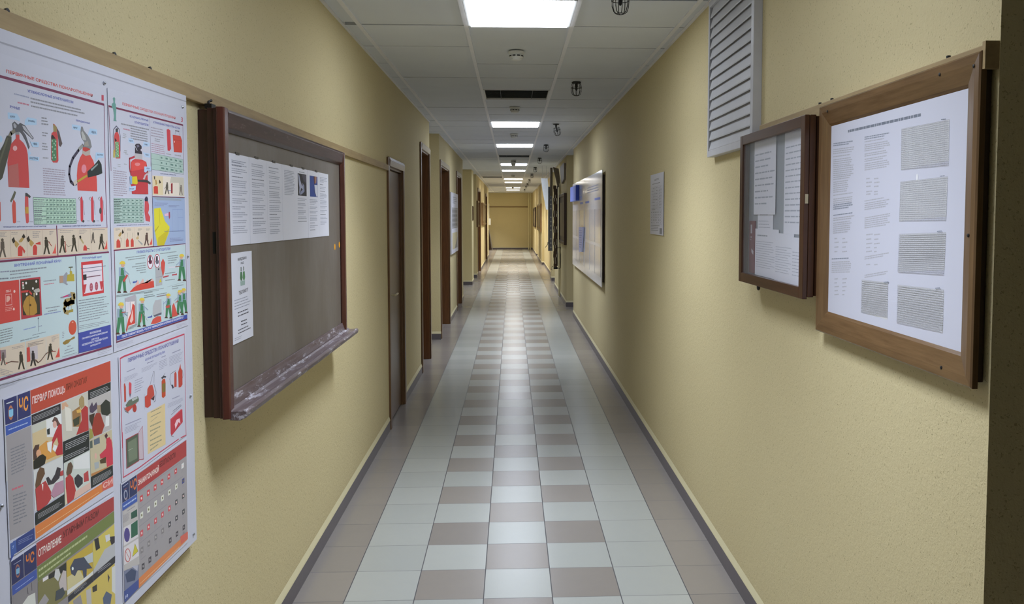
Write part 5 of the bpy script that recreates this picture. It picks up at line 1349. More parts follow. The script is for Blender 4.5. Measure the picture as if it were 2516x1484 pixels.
('G',284,[20758,9338,23732,9281,20757,9315],1,1,0.8,0.5),
('P',307,[20774,8750,20930,8737,20921,8585,20764,8599]),
('P',308,[20885,8653,20873,8633,20845,8634,20818,8654,20809,8683,20821,8702,20849,8702,20876,8681]),
('G',102,[20763,8582,20919,8562,20759,8506],3,14,0.4,0.3),
('P',307,[21171,8754,21329,8743,21320,8593,21162,8606]),
('P',308,[21284,8659,21271,8640,21243,8641,21216,8661,21206,8689,21219,8708,21247,8708,21274,8687]),
('G',102,[21161,8588,21318,8570,21156,8512],3,15,0.4,0.3),
('P',307,[21583,8759,21743,8750,21734,8602,21574,8613]),
('P',308,[21698,8666,21685,8647,21656,8648,21629,8668,21619,8696,21632,8715,21661,8714,21688,8694]),
('G',102,[21573,8595,21733,8578,21568,8517],3,16,0.4,0.3),
('P',307,[22012,8765,22174,8756,22165,8611,22003,8620]),
('P',308,[22128,8674,22115,8655,22086,8656,22059,8675,22049,8703,22062,8721,22090,8721,22118,8701]),
('G',102,[22002,8602,22163,8586,21997,8522],3,17,0.4,0.3),
('P',307,[22459,8770,22622,8763,22613,8621,22450,8628]),
('P',308,[22576,8681,22562,8663,22534,8663,22506,8683,22496,8710,22509,8728,22538,8728,22565,8708]),
('G',102,[22449,8609,22611,8595,22444,8528],3,18,0.4,0.3),
('P',309,[22924,8776,23088,8771,23079,8630,22915,8636]),
('P',308,[23042,8689,23028,8671,22999,8672,22971,8691,22961,8717,22974,8735,23003,8735,23031,8715]),
('G',102,[22914,8617,23078,8605,22908,8534],3,19,0.4,0.3),
('P',309,[23408,8781,23574,8778,23565,8640,23399,8645]),
('P',308,[23527,8697,23514,8679,23484,8680,23456,8699,23446,8725,23459,8743,23488,8742,23517,8723]),
('G',102,[23398,8625,23564,8614,23393,8540],3,20,0.4,0.3),
('G',284,[20730,8891,23705,8852,20729,8867],1,2,0.8,0.5),
('P',310,[20760,8325,20917,8309,20907,8157,20751,8174]),
('P',311,[20872,8225,20859,8206,20832,8207,20805,8228,20795,8257,20808,8276,20836,8275,20862,8254]),
('G',102,[20750,8157,20906,8134,20745,8082],3,21,0.4,0.3),
('P',310,[21158,8326,21316,8312,21307,8162,21149,8178]),
('P',311,[21271,8229,21258,8210,21230,8211,21203,8232,21193,8260,21206,8279,21234,8278,21261,8257]),
('G',102,[21147,8160,21305,8138,21143,8083],3,22,0.4,0.3),
('P',310,[21571,8328,21730,8315,21721,8168,21562,8182]),
('P',311,[21685,8233,21672,8214,21644,8215,21617,8236,21607,8264,21619,8282,21648,8281,21675,8261]),
('G',102,[21560,8164,21720,8143,21556,8085],3,23,0.4,0.3),
('P',310,[22000,8330,22161,8318,22152,8173,21991,8186]),
('P',311,[22115,8236,22102,8218,22074,8219,22046,8240,22036,8267,22049,8286,22078,8284,22105,8264]),
('G',102,[21990,8167,22151,8148,21985,8087],3,24,0.4,0.3),
('P',255,[22447,8332,22610,8322,22601,8179,22438,8190]),
('P',311,[22563,8240,22550,8222,22521,8223,22494,8244,22483,8271,22497,8289,22525,8288,22553,8268]),
('G',102,[22437,8171,22599,8154,22431,8090],3,25,0.4,0.3),
('P',255,[22912,8334,23076,8325,23067,8185,22903,8194]),
('P',311,[23030,8245,23016,8227,22987,8228,22959,8248,22949,8274,22962,8292,22991,8291,23019,8271]),
('G',102,[22902,8175,23066,8159,22897,8092],3,26,0.4,0.3),
('P',255,[23396,8335,23563,8329,23554,8191,23388,8198]),
('P',311,[23516,8249,23502,8231,23473,8233,23445,8252,23434,8278,23448,8296,23477,8295,23505,8275]),
('G',102,[23387,8179,23552,8165,23381,8094],3,27,0.4,0.3),
('G',284,[20717,8467,23694,8400,20716,8444],1,3,0.8,0.5),
('P',312,[20799,7892,20956,7873,20947,7721,20789,7741]),
('P',272,[20911,7790,20898,7771,20870,7773,20844,7794,20834,7823,20847,7842,20875,7841,20901,7819]),
('G',102,[20788,7724,20945,7697,20784,7648],3,28,0.4,0.3),
('P',312,[21191,7891,21350,7873,21340,7723,21181,7742]),
('P',272,[21304,7791,21291,7772,21263,7774,21236,7795,21226,7824,21239,7843,21267,7841,21294,7820]),
('G',102,[21180,7724,21339,7699,21176,7648],3,29,0.4,0.3),
('P',312,[21597,7890,21758,7874,21749,7726,21588,7743]),
('P',272,[21712,7792,21699,7773,21671,7775,21644,7797,21633,7825,21646,7843,21675,7842,21702,7820]),
('G',102,[21587,7725,21747,7702,21582,7647],3,30,0.4,0.3),
('P',312,[22460,7888,22623,7875,22614,7732,22451,7746]),
('P',272,[22577,7794,22563,7776,22534,7778,22507,7799,22496,7826,22510,7844,22538,7842,22566,7822]),
('G',102,[22449,7727,22612,7707,22444,7646],3,32,0.4,0.3),
('P',312,[22917,7887,23082,7876,23073,7735,22908,7747]),
('P',272,[23035,7796,23022,7778,22993,7780,22965,7800,22954,7827,22967,7845,22997,7843,23025,7822]),
('G',102,[22907,7728,23071,7709,22902,7645],3,33,0.4,0.3),
('P',312,[23393,7886,23559,7876,23551,7738,23384,7749]),
('P',272,[23512,7797,23499,7779,23470,7781,23441,7802,23431,7828,23444,7845,23474,7843,23502,7823]),
('G',102,[23383,7729,23549,7712,23378,7644],3,34,0.4,0.3),
('G',284,[20755,8036,23690,7945,20754,8012],1,4,0.8,0.5)]},
 'p6': {'sheet': [15455,10293,19490,10205,19522,13284,15445,13279], 'cmds': [
('P',313,[15459,13252,19501,13265,19491,11397,15440,11742]),
('P',314,[16294,13252,19501,13265,19491,12783,16300,12787]),
('T',315,'ПЕРВАЯ ПОМОЩЬ',[16339,12942,17519,12922,16350,13121]),
('T',316,'ПРИ ОЖОГАХ',[17562,12973,18431,12978,17571,13115]),
('P',317,[15463,13251,15853,13254,15852,12772,15478,12782]),
('P',317,[15875,13252,16285,13253,16283,12772,15868,12776]),
('G',318,[15531,13187,15759,13184,15529,13152],1,3,0.6,0),
('P',319,[15726,12955,15715,12897,15691,12855,15659,12836,15626,12844,15597,12878,15579,12930,15576,12991,15587,13049,15610,13091,15642,13111,15675,13103,15704,13070,15722,13017]),
('P',320,[15713,12958,15702,12916,15677,12889,15645,12885,15615,12904,15594,12942,15588,12988,15599,13031,15624,13058,15656,13062,15686,13043,15707,13005]),
('P',321,[15591,13033,15728,13032,15721,12911,15656,12888,15590,12917]),
('T',322,'ЧС',[15903,12896,16204,12894,15921,13177]),
('P',323,[15477,12767,16282,12755,16276,12582,15480,12581]),
('G',282,[15559,12688,16190,12670,15558,12656],1,4,0.6,0),
('P',272,[15480,12575,16287,12572,16280,11896,16268,10550,15486,10617,15484,12133]),
('G',324,[15600,12323,16112,12305,15600,11794],9,4,0.34,0.2),
('P',325,[16306,12769,17343,12757,17339,12554,16303,12568]),
('G',326,[16343,12726,17310,12725,16347,12611],4,5,0.4,0.15),
('P',327,[16309,12560,17338,12549,17363,11665,16304,11705]),
('P',328,[16309,12560,16783,12556,16786,12403,16311,12404]),
('P',303,[16791,12554,17338,12549,17360,12054,16799,12205]),
('P',329,[16502,12081,16795,12137,17340,11729,16795,11747,16490,11879]),
('P',330,[17001,12474,17094,12542,17193,12497,17251,12397,17312,12338,17232,12302,17110,12390]),
('P',331,[17172,12367,17155,12328,17116,12311,17069,12323,17034,12359,17022,12405,17039,12444,17078,12461,17124,12449,17160,12413]),
('P',332,[17100,12223,17235,12344,17351,12329,17357,11695,17146,11728,17074,11806,17211,11952,17169,12105,17010,12007,16926,11849,16869,11935,16992,12111]),
('P',333,[16792,12096,16989,12070,16926,11849,16807,11939]),
('P',333,[17034,11987,17170,11920,17075,11820,16979,11904]),
('P',334,[16808,12356,16907,12358,16904,12233,16821,12248]),
('P',335,[16315,12080,16389,12154,16529,12135,16482,11950,16395,11867,16315,11885]),
('P',336,[16584,11934,16564,11892,16517,11875,16463,11891,16421,11934,16407,11986,16426,12028,16472,12044,16527,12029,16569,11987]),
('P',337,[16313,11864,16516,11913,16635,11906,16751,11816,16694,11694,16478,11678,16310,11703]),
('P',338,[17364,12762,18447,12766,18425,11918,17381,11955]),
('P',339,[17390,12749,17548,12742,17649,12632,17541,12628,17381,12608]),
('P',340,[17490,12669,17725,12555,17751,12080,17511,12143]),
('P',341,[17776,12485,18086,12530,18128,12296,18086,12082,17783,12160]),
('P',342,[17792,12305,18073,12324,18034,12155,17838,12146]),
('P',343,[18067,12684,18184,12747,18280,12666,18284,12484,18138,12458,18059,12566]),
('P',344,[18136,12429,18313,12492,18426,12421,18425,11918,17909,11950,18031,12096,18152,12215]),
('P',345,[17941,12475,18139,12466,18134,12384,17965,12410]),
('P',346,[17380,11948,18425,11911,18432,11642,17372,11691]),
('P',346,[17372,11684,18434,11687,18426,11460,17370,11482]),
('G',326,[17469,11887,18421,11851,17460,11737],4,6,0.4,0.15),
('G',326,[17414,11642,18405,11596,17408,11536],3,7,0.4,0.15),
('P',346,[18455,12787,19484,12776,19471,12578,18451,12582]),
('G',326,[18534,12732,19441,12721,18526,12596],4,8,0.4,0.15),
('P',311,[18451,12579,19481,12568,19459,11688,18440,11685]),
('P',347,[18485,12407,18610,12501,18664,12396,18790,12460,18874,12316,18625,12251,18507,12295]),
('P',348,[18937,12333,19227,12424,19416,12318,19433,12057,19268,12033,19018,12125]),
('P',349,[18615,12100,18775,12215,18958,12171,19128,11845,18991,11692,18653,11720,18572,11880]),
('P',350,[18815,12376,18969,12356,18990,12179,18835,12201]),
('P',351,[18474,12242,18714,12230,18576,11956,18468,12136]),
('P',352,[18457,11956,18573,11895,18622,11713,18450,11698]),
('P',353,[19203,12033,19364,12009,19350,11788,19157,11806]),
('P',354,[18455,11681,19468,11662,19485,11026,18466,11126]),
('P',355,[18633,11648,18894,11639,18901,11496,18641,11522]),
('P',356,[18462,11656,18573,11657,18575,11448,18462,11450]),
('P',357,[18884,11219,19161,11344,19204,11523,19366,11512,19481,11238,19480,10947,18863,11131]),
('P',358,[19113,11612,19212,11649,19272,11569,19187,11512]),
('P',359,[18622,11326,18706,11348,18716,11252,18647,11226]),
('P',354,[18459,11501,19490,11370,19473,10824,18450,10875]),
('P',357,[18870,11243,19158,11302,19235,11504,19427,11436,19480,11211,19474,10840,19180,10866,19146,11099,18895,11142]),
('P',360,[18617,11132,18830,11099,18821,10960,18637,10970]),
('P',361,[18469,10931,19196,10861,19456,10829,18494,10861]),
('P',362,[18862,11120,19147,11115,19138,10974,18888,11034]),
('P',331,[18746,11248,18727,11204,18688,11196,18651,11227,18638,11280,18657,11324,18696,11333,18733,11302]),
('P',346,[18456,10865,19456,10821,19458,10586,18458,10611]),
('G',326,[18536,10801,19419,10760,18526,10650],5,8,0.4,0.15),
('P',363,[16301,11669,17354,11657,17354,10878,16299,10869]),
('P',364,[16342,11385,16426,11603,16525,11681,16665,11611,16682,11495,16556,11397,16476,11259,16359,11284]),
('P',365,[16337,11305,16552,11343,16698,11351,16878,11068,16870,10930,16742,10863,16426,10837,16369,10871]),
('P',366,[16725,11398,16799,11402,16891,11288,17048,11379,17132,11495,17257,11428,17194,11247,16986,11201,16789,11238]),
('P',367,[17036,11185,17332,11160,17356,10906,16969,10910,16850,11021]),
('P',368,[17227,11366,17344,11365,17346,11256,17222,11281]),
('P',369,[16552,11343,16611,11310,16590,11179]),
('P',346,[16309,10839,17353,10857,17351,10604,16306,10594]),
('G',326,[16388,10789,17281,10758,16382,10682],4,8,0.4,0.15),
('P',370,[17379,11499,18442,11475,18428,10613,17365,10613]),
('P',353,[17741,11470,18426,11450,18417,11069,17756,11259]),
('P',371,[17458,11279,17535,11444,17657,11444,17732,11325,17670,11212,17558,11160,17468,11217]),
('P',372,[17425,11173,17589,11208,17717,11079,17810,10783,17717,10622,17471,10605,17417,10827]),
('P',373,[17771,11062,17913,11106,18103,10955,18096,10837,17895,10799,17778,10941]),
('P',368,[18151,11031,18342,11047,18357,10813,18154,10848]),
('P',374,[17781,10763,18413,10764,18419,10616,17744,10612]),
('P',375,[17382,10984,17424,10941,17458,10624,17371,10626]),
('G',376,[15597,11566,15986,11529,15597,11507],1,3,0.6,0),
('G',324,[15621,11441,16112,11380,15606,10847],9,6,0.34,0.3),
('P',377,[16298,10577,18953,10556,18973,10367,16301,10317]),
('G',378,[16355,10439,18788,10422,16353,10415],1,3,0.5,0),
('P',379,[18939,10577,19457,10578,19459,10326,18958,10373]),
('T',380,'СИ',[18976,10422,19430,10400,18984,10546]),
('P',381,[15579,10566,15653,10561,15656,10357,15472,10212]),
('P',382,[15681,10563,16269,10561,16272,10314,15681,10307]),
('P',383,[15488,10558,15671,10551,15675,10314,15495,10318]),
('T',384,'7',[15538,10430,15598,10427,15541,10488]),
('G',107,[15736,10523,16211,10471,15735,10429],3,4,0.4,0.3)]},
 'p7': {'sheet': [15461,8212,19431,7955,19486,10148,15483,10235], 'cmds': [
('P',385,[15488,10213,19470,10079,19400,7947,15437,8485]),
('P',386,[16315,10233,19470,10079,19460,9751,16310,9768]),
('T',274,'ОТРАВЛЕНИЕ',[16363,9931,17194,9897,16373,10087]),
('T',275,'УГАРНЫМ ГАЗОМ',[17256,9953,18748,9889,17265,10097]),
('P',387,[16314,9756,19462,9734,19459,9457,16316,9462]),
('G',388,[16366,9692,18227,9654,16362,9637],1,3,0.8,0),
('G',388,[16358,9569,17531,9560,16355,9522],1,4,0.8,0),
('P',389,[15494,10210,15873,10208,15873,9757,15493,9760]),
('P',389,[15900,10211,16304,10210,16295,9746,15891,9759]),
('G',390,[15570,10138,15801,10127,15569,10118],1,3,0.6,0),
('P',391,[15757,9923,15746,9871,15723,9835,15692,9823,15660,9838,15632,9875,15615,9929,15611,9987,15621,10039,15644,10075,15675,10087,15707,10073,15735,10036,15753,9982]),
('P',392,[15740,9931,15729,9888,15707,9864,15678,9864,15651,9888,15633,9931,15628,9980,15638,10022,15661,10046,15689,10047,15716,10022,15735,9980]),
('P',393,[15634,10010,15744,9996,15731,9894,15633,9911]),
('T',394,'ЧС',[15947,9929,16224,9913,15960,10141]),
('P',211,[15497,9748,16297,9736,16292,9550,15498,9566]),
('G',395,[15595,9647,16184,9640,15593,9621],1,3,0.5,0),
('P',396,[15502,9555,16292,9539,16289,9029,16283,8729,15465,8871]),
('P',397,[15793,9266,15979,9334,16210,9295,16220,9062,15806,9103]),
('L',398,16,[15967,9504,15982,9373]),
('L',398,16,[16107,9536,16110,9383]),
('P',399,[16315,9456,17345,9422,17355,8689,16283,8729]),
('P',400,[16681,9433,17344,9407,17334,9234,16701,9339]),
('P',401,[16889,9298,16936,9437,17064,9403,17121,9254,17023,9151]),
('P',402,[17046,9111,17217,9300,17334,9234,17335,8817,17088,8931]),
('P',403,[16934,8987,17195,8955,17266,8790,17130,8750,16897,8801]),
('P',85,[16484,9450,16681,9433,16677,9364,16485,9379]),
('P',404,[17359,9431,18438,9398,18409,8677,17341,8695]),
('P',405,[17365,9086,17866,9032,18025,8777,17362,8805]),
('P',406,[17484,9243,17658,9349,18053,9229,18388,8836,18152,8923,18125,8732,18011,8783,17978,8967,17781,9053,17663,8976,17530,9088]),
('P',407,[18053,9229,18425,9183,18420,8964,18218,9019]),
('P',408,[17966,8772,18408,8764,18403,8687,17342,8709,17348,8811]),
('P',409,[17624,9160,17611,9138,17583,9138,17557,9161,17548,9193,17560,9215,17588,9214,17614,9192]),
('P',410,[18454,9407,19458,9437,19438,8680,18440,8687]),
('P',411,[18445,8764,18966,9024,19457,8989,19438,8680,18440,8687]),
('P',400,[18517,9430,18702,9404,18765,9138,18577,9151]),
('P',412,[19176,9233,19456,9139,19447,8993,19295,8988]),
('P',413,[19002,9334,19212,9284,19237,9143,19040,9156]),
('P',130,[17380,8662,18408,8669,18415,8524,17381,8542]),
('P',130,[18424,8670,19438,8680,19428,8518,18431,8533]),
('G',14,[17617,8687,18165,8652,17612,8598],3,3,0.4,0.2),
('G',14,[18626,8684,19273,8634,18622,8607],2,3,0.4,0.2),
('P',414,[17385,8525,19401,8513,19375,7551,17378,8184]),
('P',415,[18362,8421,18562,8394,18562,8250,18370,8292]),
('P',283,[18094,8466,18302,8433,18310,8061,18105,8159]),
('P',416,[18804,7960,18971,8045,19224,7845,19146,7661,18827,7813]),
('P',363,[19263,8473,19431,8450,19390,7784,19229,7926]),
('P',417,[19060,8414,19151,8291,19079,8192]),
('P',418,[17549,8492,17861,8482,17933,8241,17572,8414]),
('P',272,[16301,9023,16538,9114,16676,8935,16523,8866])]},
 'r1': {'sheet': [], 'cmds': [
('G',419,[24132,19128,19774,19091,24128,19037],1,3,0.8,0),
('G',420,[25227,18843,23673,18794,25241,18724],2,1,0.55,0.12),
('G',421,[25217,18660,23588,18620,25229,18480],3,2,0.55,0.12),
('G',421,[25207,18445,23731,18421,25224,18385],1,3,0.55,0.12),
('G',421,[25202,18349,23726,18331,25210,18108],4,4,0.55,0.12),
('G',421,[25190,18110,23638,18106,25195,17808],5,5,0.55,0.12),
('G',421,[25175,17807,23701,17820,25189,17687],2,6,0.55,0.12),
('G',421,[25167,17663,24006,17681,25170,17300],6,7,0.55,0.12),
('G',421,[25147,17265,23598,17312,25165,17205],1,8,0.55,0.12),
('G',421,[25141,17145,23592,17199,25153,16963],3,9,0.55,0.12),
('G',420,[25132,16962,23660,17024,25144,16780],3,10,0.55,0.12),
('G',420,[25117,16651,23646,16731,25134,16590],1,11,0.55,0.12),
('G',421,[25112,16555,23488,16650,25127,16433],2,12,0.55,0.12),
('G',421,[25105,16411,23711,16500,25107,16047],6,13,0.55,0.12),
('G',421,[24998,15935,24595,15961,24996,15887],1,945,0.8,0.3),
('G',421,[24396,15951,24011,15977,24394,15905],1,975,0.8,0.3),
('G',421,[24992,15815,24589,15844,24990,15768],1,960,0.8,0.3),
('G',421,[24390,15835,24006,15863,24388,15788],1,990,0.8,0.3),
('G',421,[24985,15672,24582,15703,24983,15624],1,978,0.8,0.3),
('G',421,[24383,15695,23999,15725,24381,15648],1,1008,0.8,0.3),
('G',421,[24978,15537,24575,15570,24976,15489],1,995,0.8,0.3),
('G',421,[24377,15563,23992,15595,24374,15516],1,1025,0.8,0.3),
('G',421,[24936,14701,24534,14748,24934,14654],1,1100,0.8,0.3),
('G',421,[24336,14747,23952,14792,24333,14701],1,1130,0.8,0.3),
('G',421,[24930,14582,24528,14630,24928,14534],1,1115,0.8,0.3),
('G',421,[24330,14631,23946,14677,24328,14584],1,1145,0.8,0.3),
('G',421,[24924,14463,24522,14513,24922,14415],1,1130,0.8,0.3),
('G',421,[24324,14514,23940,14562,24322,14467],1,1160,0.8,0.3),
('G',421,[24918,14343,24516,14395,24916,14295],1,1145,0.8,0.3),
('G',421,[24318,14397,23934,14448,24316,14351],1,1175,0.8,0.3),
('G',421,[24912,14224,24510,14278,24910,14176],1,1160,0.8,0.3),
('G',421,[24312,14281,23929,14333,24310,14234],1,1190,0.8,0.3),
('G',420,[25174,15311,23790,15410,25192,15249],1,20,0.55,0.12),
('G',421,[25169,15207,23713,15317,25172,14840],6,21,0.55,0.12),
('G',420,[22962,18829,21435,18801,22974,18720],2,40,0.55,0.12),
('G',421,[22956,18698,21656,18682,22970,18645],1,41,0.55,0.12),
('G',421,[22951,18611,21350,18597,22957,18392],4,42,0.55,0.12),
('G',421,[22938,18357,21488,18360,22950,18248],2,43,0.55,0.12),
('G',421,[22931,18212,21481,18224,22943,18102],2,44,0.55,0.12),
('G',421,[22924,18081,21399,18102,22931,17861],4,45,0.55,0.12),
('G',421,[22872,17049,21425,17134,22887,16994],1,46,0.55,0.12),
('G',421,[22869,16976,21347,17070,22875,16755],4,47,0.55,0.12),
('G',421,[22848,16576,21253,16702,22849,16245],6,48,0.55,0.12),
('G',421,[22793,15486,21276,15677,22805,15374],2,49,0.55,0.12),
('G',421,[22767,14976,21326,15190,22779,14864],2,50,0.55,0.12),
('G',421,[22801,17662,22366,17664,22798,17619],1,837,0.8,0.3),
('G',421,[22299,17640,21883,17642,22297,17598],1,867,0.8,0.3),
('G',421,[22795,17554,22360,17558,22793,17510],1,852,0.8,0.3),
('G',421,[22294,17534,21878,17538,22292,17491],1,882,0.8,0.3),
('G',421,[22790,17445,22355,17451,22787,17402],1,867,0.8,0.3),
('G',421,[22288,17428,21872,17434,22286,17385],1,897,0.8,0.3),
('G',421,[22782,17300,22348,17309,22780,17257],1,887,0.8,0.3),
('G',421,[22281,17286,21865,17295,22279,17244],1,917,0.8,0.3),
('G',421,[22779,17228,22344,17238,22776,17185],1,897,0.8,0.3),
('G',421,[22278,17215,21862,17225,22275,17173],1,927,0.8,0.3),
('G',421,[22722,16106,22288,16137,22719,16063],1,1052,0.8,0.3),
('G',421,[22222,16118,21807,16148,22220,16075],1,1082,0.8,0.3),
('G',421,[22715,15976,22282,16010,22713,15932],1,1070,0.8,0.3),
('G',421,[22215,15990,21800,16023,22213,15948],1,1100,0.8,0.3),
('G',421,[22709,15853,22276,15889,22707,15809],1,1087,0.8,0.3),
('G',421,[22209,15870,21794,15905,22207,15827],1,1117,0.8,0.3),
('G',421,[22703,15744,22270,15782,22701,15701],1,1102,0.8,0.3),
('G',421,[22204,15763,21789,15800,22202,15721],1,1132,0.8,0.3),
('G',421,[22698,15635,22265,15676,22696,15592],1,1117,0.8,0.3),
('G',421,[22198,15657,21784,15696,22196,15615],1,1147,0.8,0.3),
('G',421,[22679,15273,22247,15320,22677,15230],1,1167,0.8,0.3),
('G',421,[22180,15303,21766,15348,22178,15260],1,1197,0.8,0.3),
('P',313,[20752,18805,18455,18779,18429,17855,20727,17768]),
('B',422,[20752,18805,18455,18779,20727,17768],22,1,9,0,None),
('B',421,[20752,18805,18455,18779,20727,17768],1,12,5,0,None),
('G',14,[20752,18805,18455,18779,20727,17768],22,12,0.28,0.02),
('P',313,[20740,17472,18456,17499,18466,16605,20760,16469]),
('B',422,[20740,17472,18456,17499,20760,16469],20,1,9,0,None),
('B',421,[20740,17472,18456,17499,20760,16469],1,14,5,0,None),
('G',14,[20740,17472,18456,17499,20760,16469],20,14,0.28,0.02),
('P',313,[20715,16152,18470,16239,18493,15377,20751,15187]),
('B',422,[20715,16152,18470,16239,20751,15187],20,1,9,0,None),
('B',421,[20715,16152,18470,16239,20751,15187],1,14,5,0,None),
('G',14,[20715,16152,18470,16239,20751,15187],20,14,0.28,0.02),
('P',313,[20734,14855,18493,14924,18488,13937,20742,13884]),
('B',422,[20734,14855,18493,14924,20742,13884],18,1,9,0,None),
('B',421,[20734,14855,18493,14924,20742,13884],1,12,5,0,None),
('G',14,[20734,14855,18493,14924,20742,13884],18,12,0.28,0.02),
('P',313,[22932,14810,21310,14868,21290,13882,22921,13897]),
('B',422,[22932,14810,21310,14868,22921,13897],16,1,9,0,None),
('B',421,[22932,14810,21310,14868,22921,13897],1,8,5,0,None),
('G',14,[22932,14810,21310,14868,22921,13897],16,8,0.28,0.02),
('G',420,[18811,18838,18604,18826,18809,18808],1,520,0.8,0),
('G',420,[18802,17539,18594,17541,18800,17509],1,515,0.8,0),
('G',420,[18830,16267,18621,16283,18828,16237],1,507,0.8,0),
('G',420,[18845,14947,18634,14977,18843,14917],1,500,0.8,0),
('G',420,[21524,14872,21251,14907,21522,14837],1,302,0.8,0),
('P',423,[19823,17549,19835,17488,19871,17463,19909,17491,19928,17554,19915,17616,19880,17640,19842,17613])]},
}

for key, (nm, lab) in POSTERS.items():
    if key not in ART: continue
    quad = ART[key]['sheet']; cmds = ART[key]['cmds']
    q = [(quad[i]/10000, quad[i+1]/10000) for i in range(0, 8, 2)]
    def f(b):
        sheet_body(b, -.9300, 1, q, M_SHEEN, .0008)
        run_art(b, -.9300, 1, cmds)
    o = one(nm, f, origin=(-.9300, (q[0][0]+q[1][0])/2, (q[0][1]+q[3][1])/2)); tag(o, lab, 'poster', 'fire safety posters on the left board')

# ------------------------------------------------------------------ left: old brown chalkboard used as notice board
cb = thing('chalkboard', (XL, 3.49, 1.05), 'old brown chalkboard with worn maroon frame and ledge on the left wall', 'chalkboard')
c0 = cb.location
Y0, Y1, Z0, Z1 = 2.57, 4.42, 1.035, 1.988
one('board_surface', lambda b: b.box(XL+.03, -.896, Y0+.03, Y1-.03, Z0+.02, Z1-.02, M_SURF), cb, c0)
def stile(b):      # stepped moulding seen from the side
    b.box(XL, -.925, Y0+.022, Y0+.06, Z0, Z1-.004, M_MAROON); b.box(-.924, -.903, Y0+.012, Y0+.055, Z0, Z1, M_MAROON)
    b.box(-.902, -.8885, Y0+.004, Y0+.058, Z0, Z1, M_MAROON)
    b.prism([(-.888, Y0), (-.872, Y0+.004), (-.870, Y0+.012), (-.872, Y0+.048), (-.893, Y0+.066), (-.893, Y0)], 2, Z0-.002, Z1+.003, M_STILEF)
one('frame_stile', stile, cb, c0, bevel=.002)
one('lock_slot', lambda b: b.box(-.914, -.9025, Y0+.0105, Y0+.0135, 1.545, 1.612, M_DARKV), cb, c0)  # dark block marks the slot, its inner shade is colour only
def stile2(b):
    b.box(XL, -.893, Y1-.05, Y1-.002, Z0, Z1, M_MAROON); b.prism([(-.893, Y1), (-.874, Y1-.002), (-.872, Y1-.036), (-.892, Y1-.048)], 2, Z0, Z1, M_STILEF)
one('frame_stile', stile2, cb, c0, bevel=.002)
def toprail(b):
    b.box(XL, -.893, Y0+.05, Y1-.04, Z1-.06, Z1-.001, M_MAROONH)
    b.prism([(-.8935, Z1-.066), (-.879, Z1-.054), (-.873, Z1-.008), (-.878, Z1+.002), (-.8935, Z1+.002)], 1, Y0+.055, Y1-.035, M_MAROONH)
one('frame_rail', toprail, cb, c0, bevel=.002)
one('frame_rail', lambda b: b.prism([(-.8955, 1.098), (-.890, 1.098), (-.878, 1.060), (-.878, Z0), (XL+.002, Z0), (XL+.002, 1.06), (-.8955, 1.06)], 1, Y0+.055, Y1-.035, M_TRAY), cb, c0, bevel=.0015)
one('chalk_ledge', lambda b: b.prism([(-.876, 1.064), (-.868, 1.056), (-.838, 1.058), (-.828, 1.062), (-.820, 1.052), (-.824, 1.036), (-.845, 1.026), (-.876, 1.028)], 1, Y0+.012, Y1+.03, M_TRAY), cb, c0, bevel=.002)
def screw(b): b.lathe([(.009, 0), (.009, .006), (.005, .012)], (-.925, 2.62, 1.99), 2, M_BLACK, 10)
one('hook', lambda b: (b.box(XL+.019, -.915, 2.60, 2.635, 1.9885, 2.003, M_BLACK), b.tube([(XL+.024, 2.62, 1.99), (XL+.024, 2.622, 2.012), (XL+.03, 2.63, 2.016)], .004, M_BLACK)), cb, c0)
# ---- papers on the chalkboard
def note(name, y0, y1, z0, z1, label, group, fn=None, x=-.8955, n=1, lift=.004, bow=.0015, cat='paper', skew=0.0, mat=None):
    """slightly bowed A4 sheet; fn draws on a Sheet"""
    mat = mat or M_PAPER
    def f(b):
        N = 1
        sheet_body(b, x+n*(.0012+lift*.2), n, [(y0, z0), (y1, z0+skew), (y1, z1+skew), (y0, z1)], mat, .0005)
        if fn: fn(Sheet(b, x+n*(.0012+lift*.2), n))
    o = one(name, f, origin=(x, (y0+y1)/2, (z0+z1)/2)); tag(o, label, cat, group); return o
NB = ['first printed sheet of the strip, against the maroon stile', 'second sheet of the paper strip, two columns of short grey paragraphs', 'third sheet of the paper strip on the chalkboard',
      'half-empty fourth sheet of the strip, text only at its top', 'sheet of the strip with a black and white photograph of a figure', 'sheet of the strip with a blue photograph', 'last sheet at the right end of the paper strip on the chalkboard']
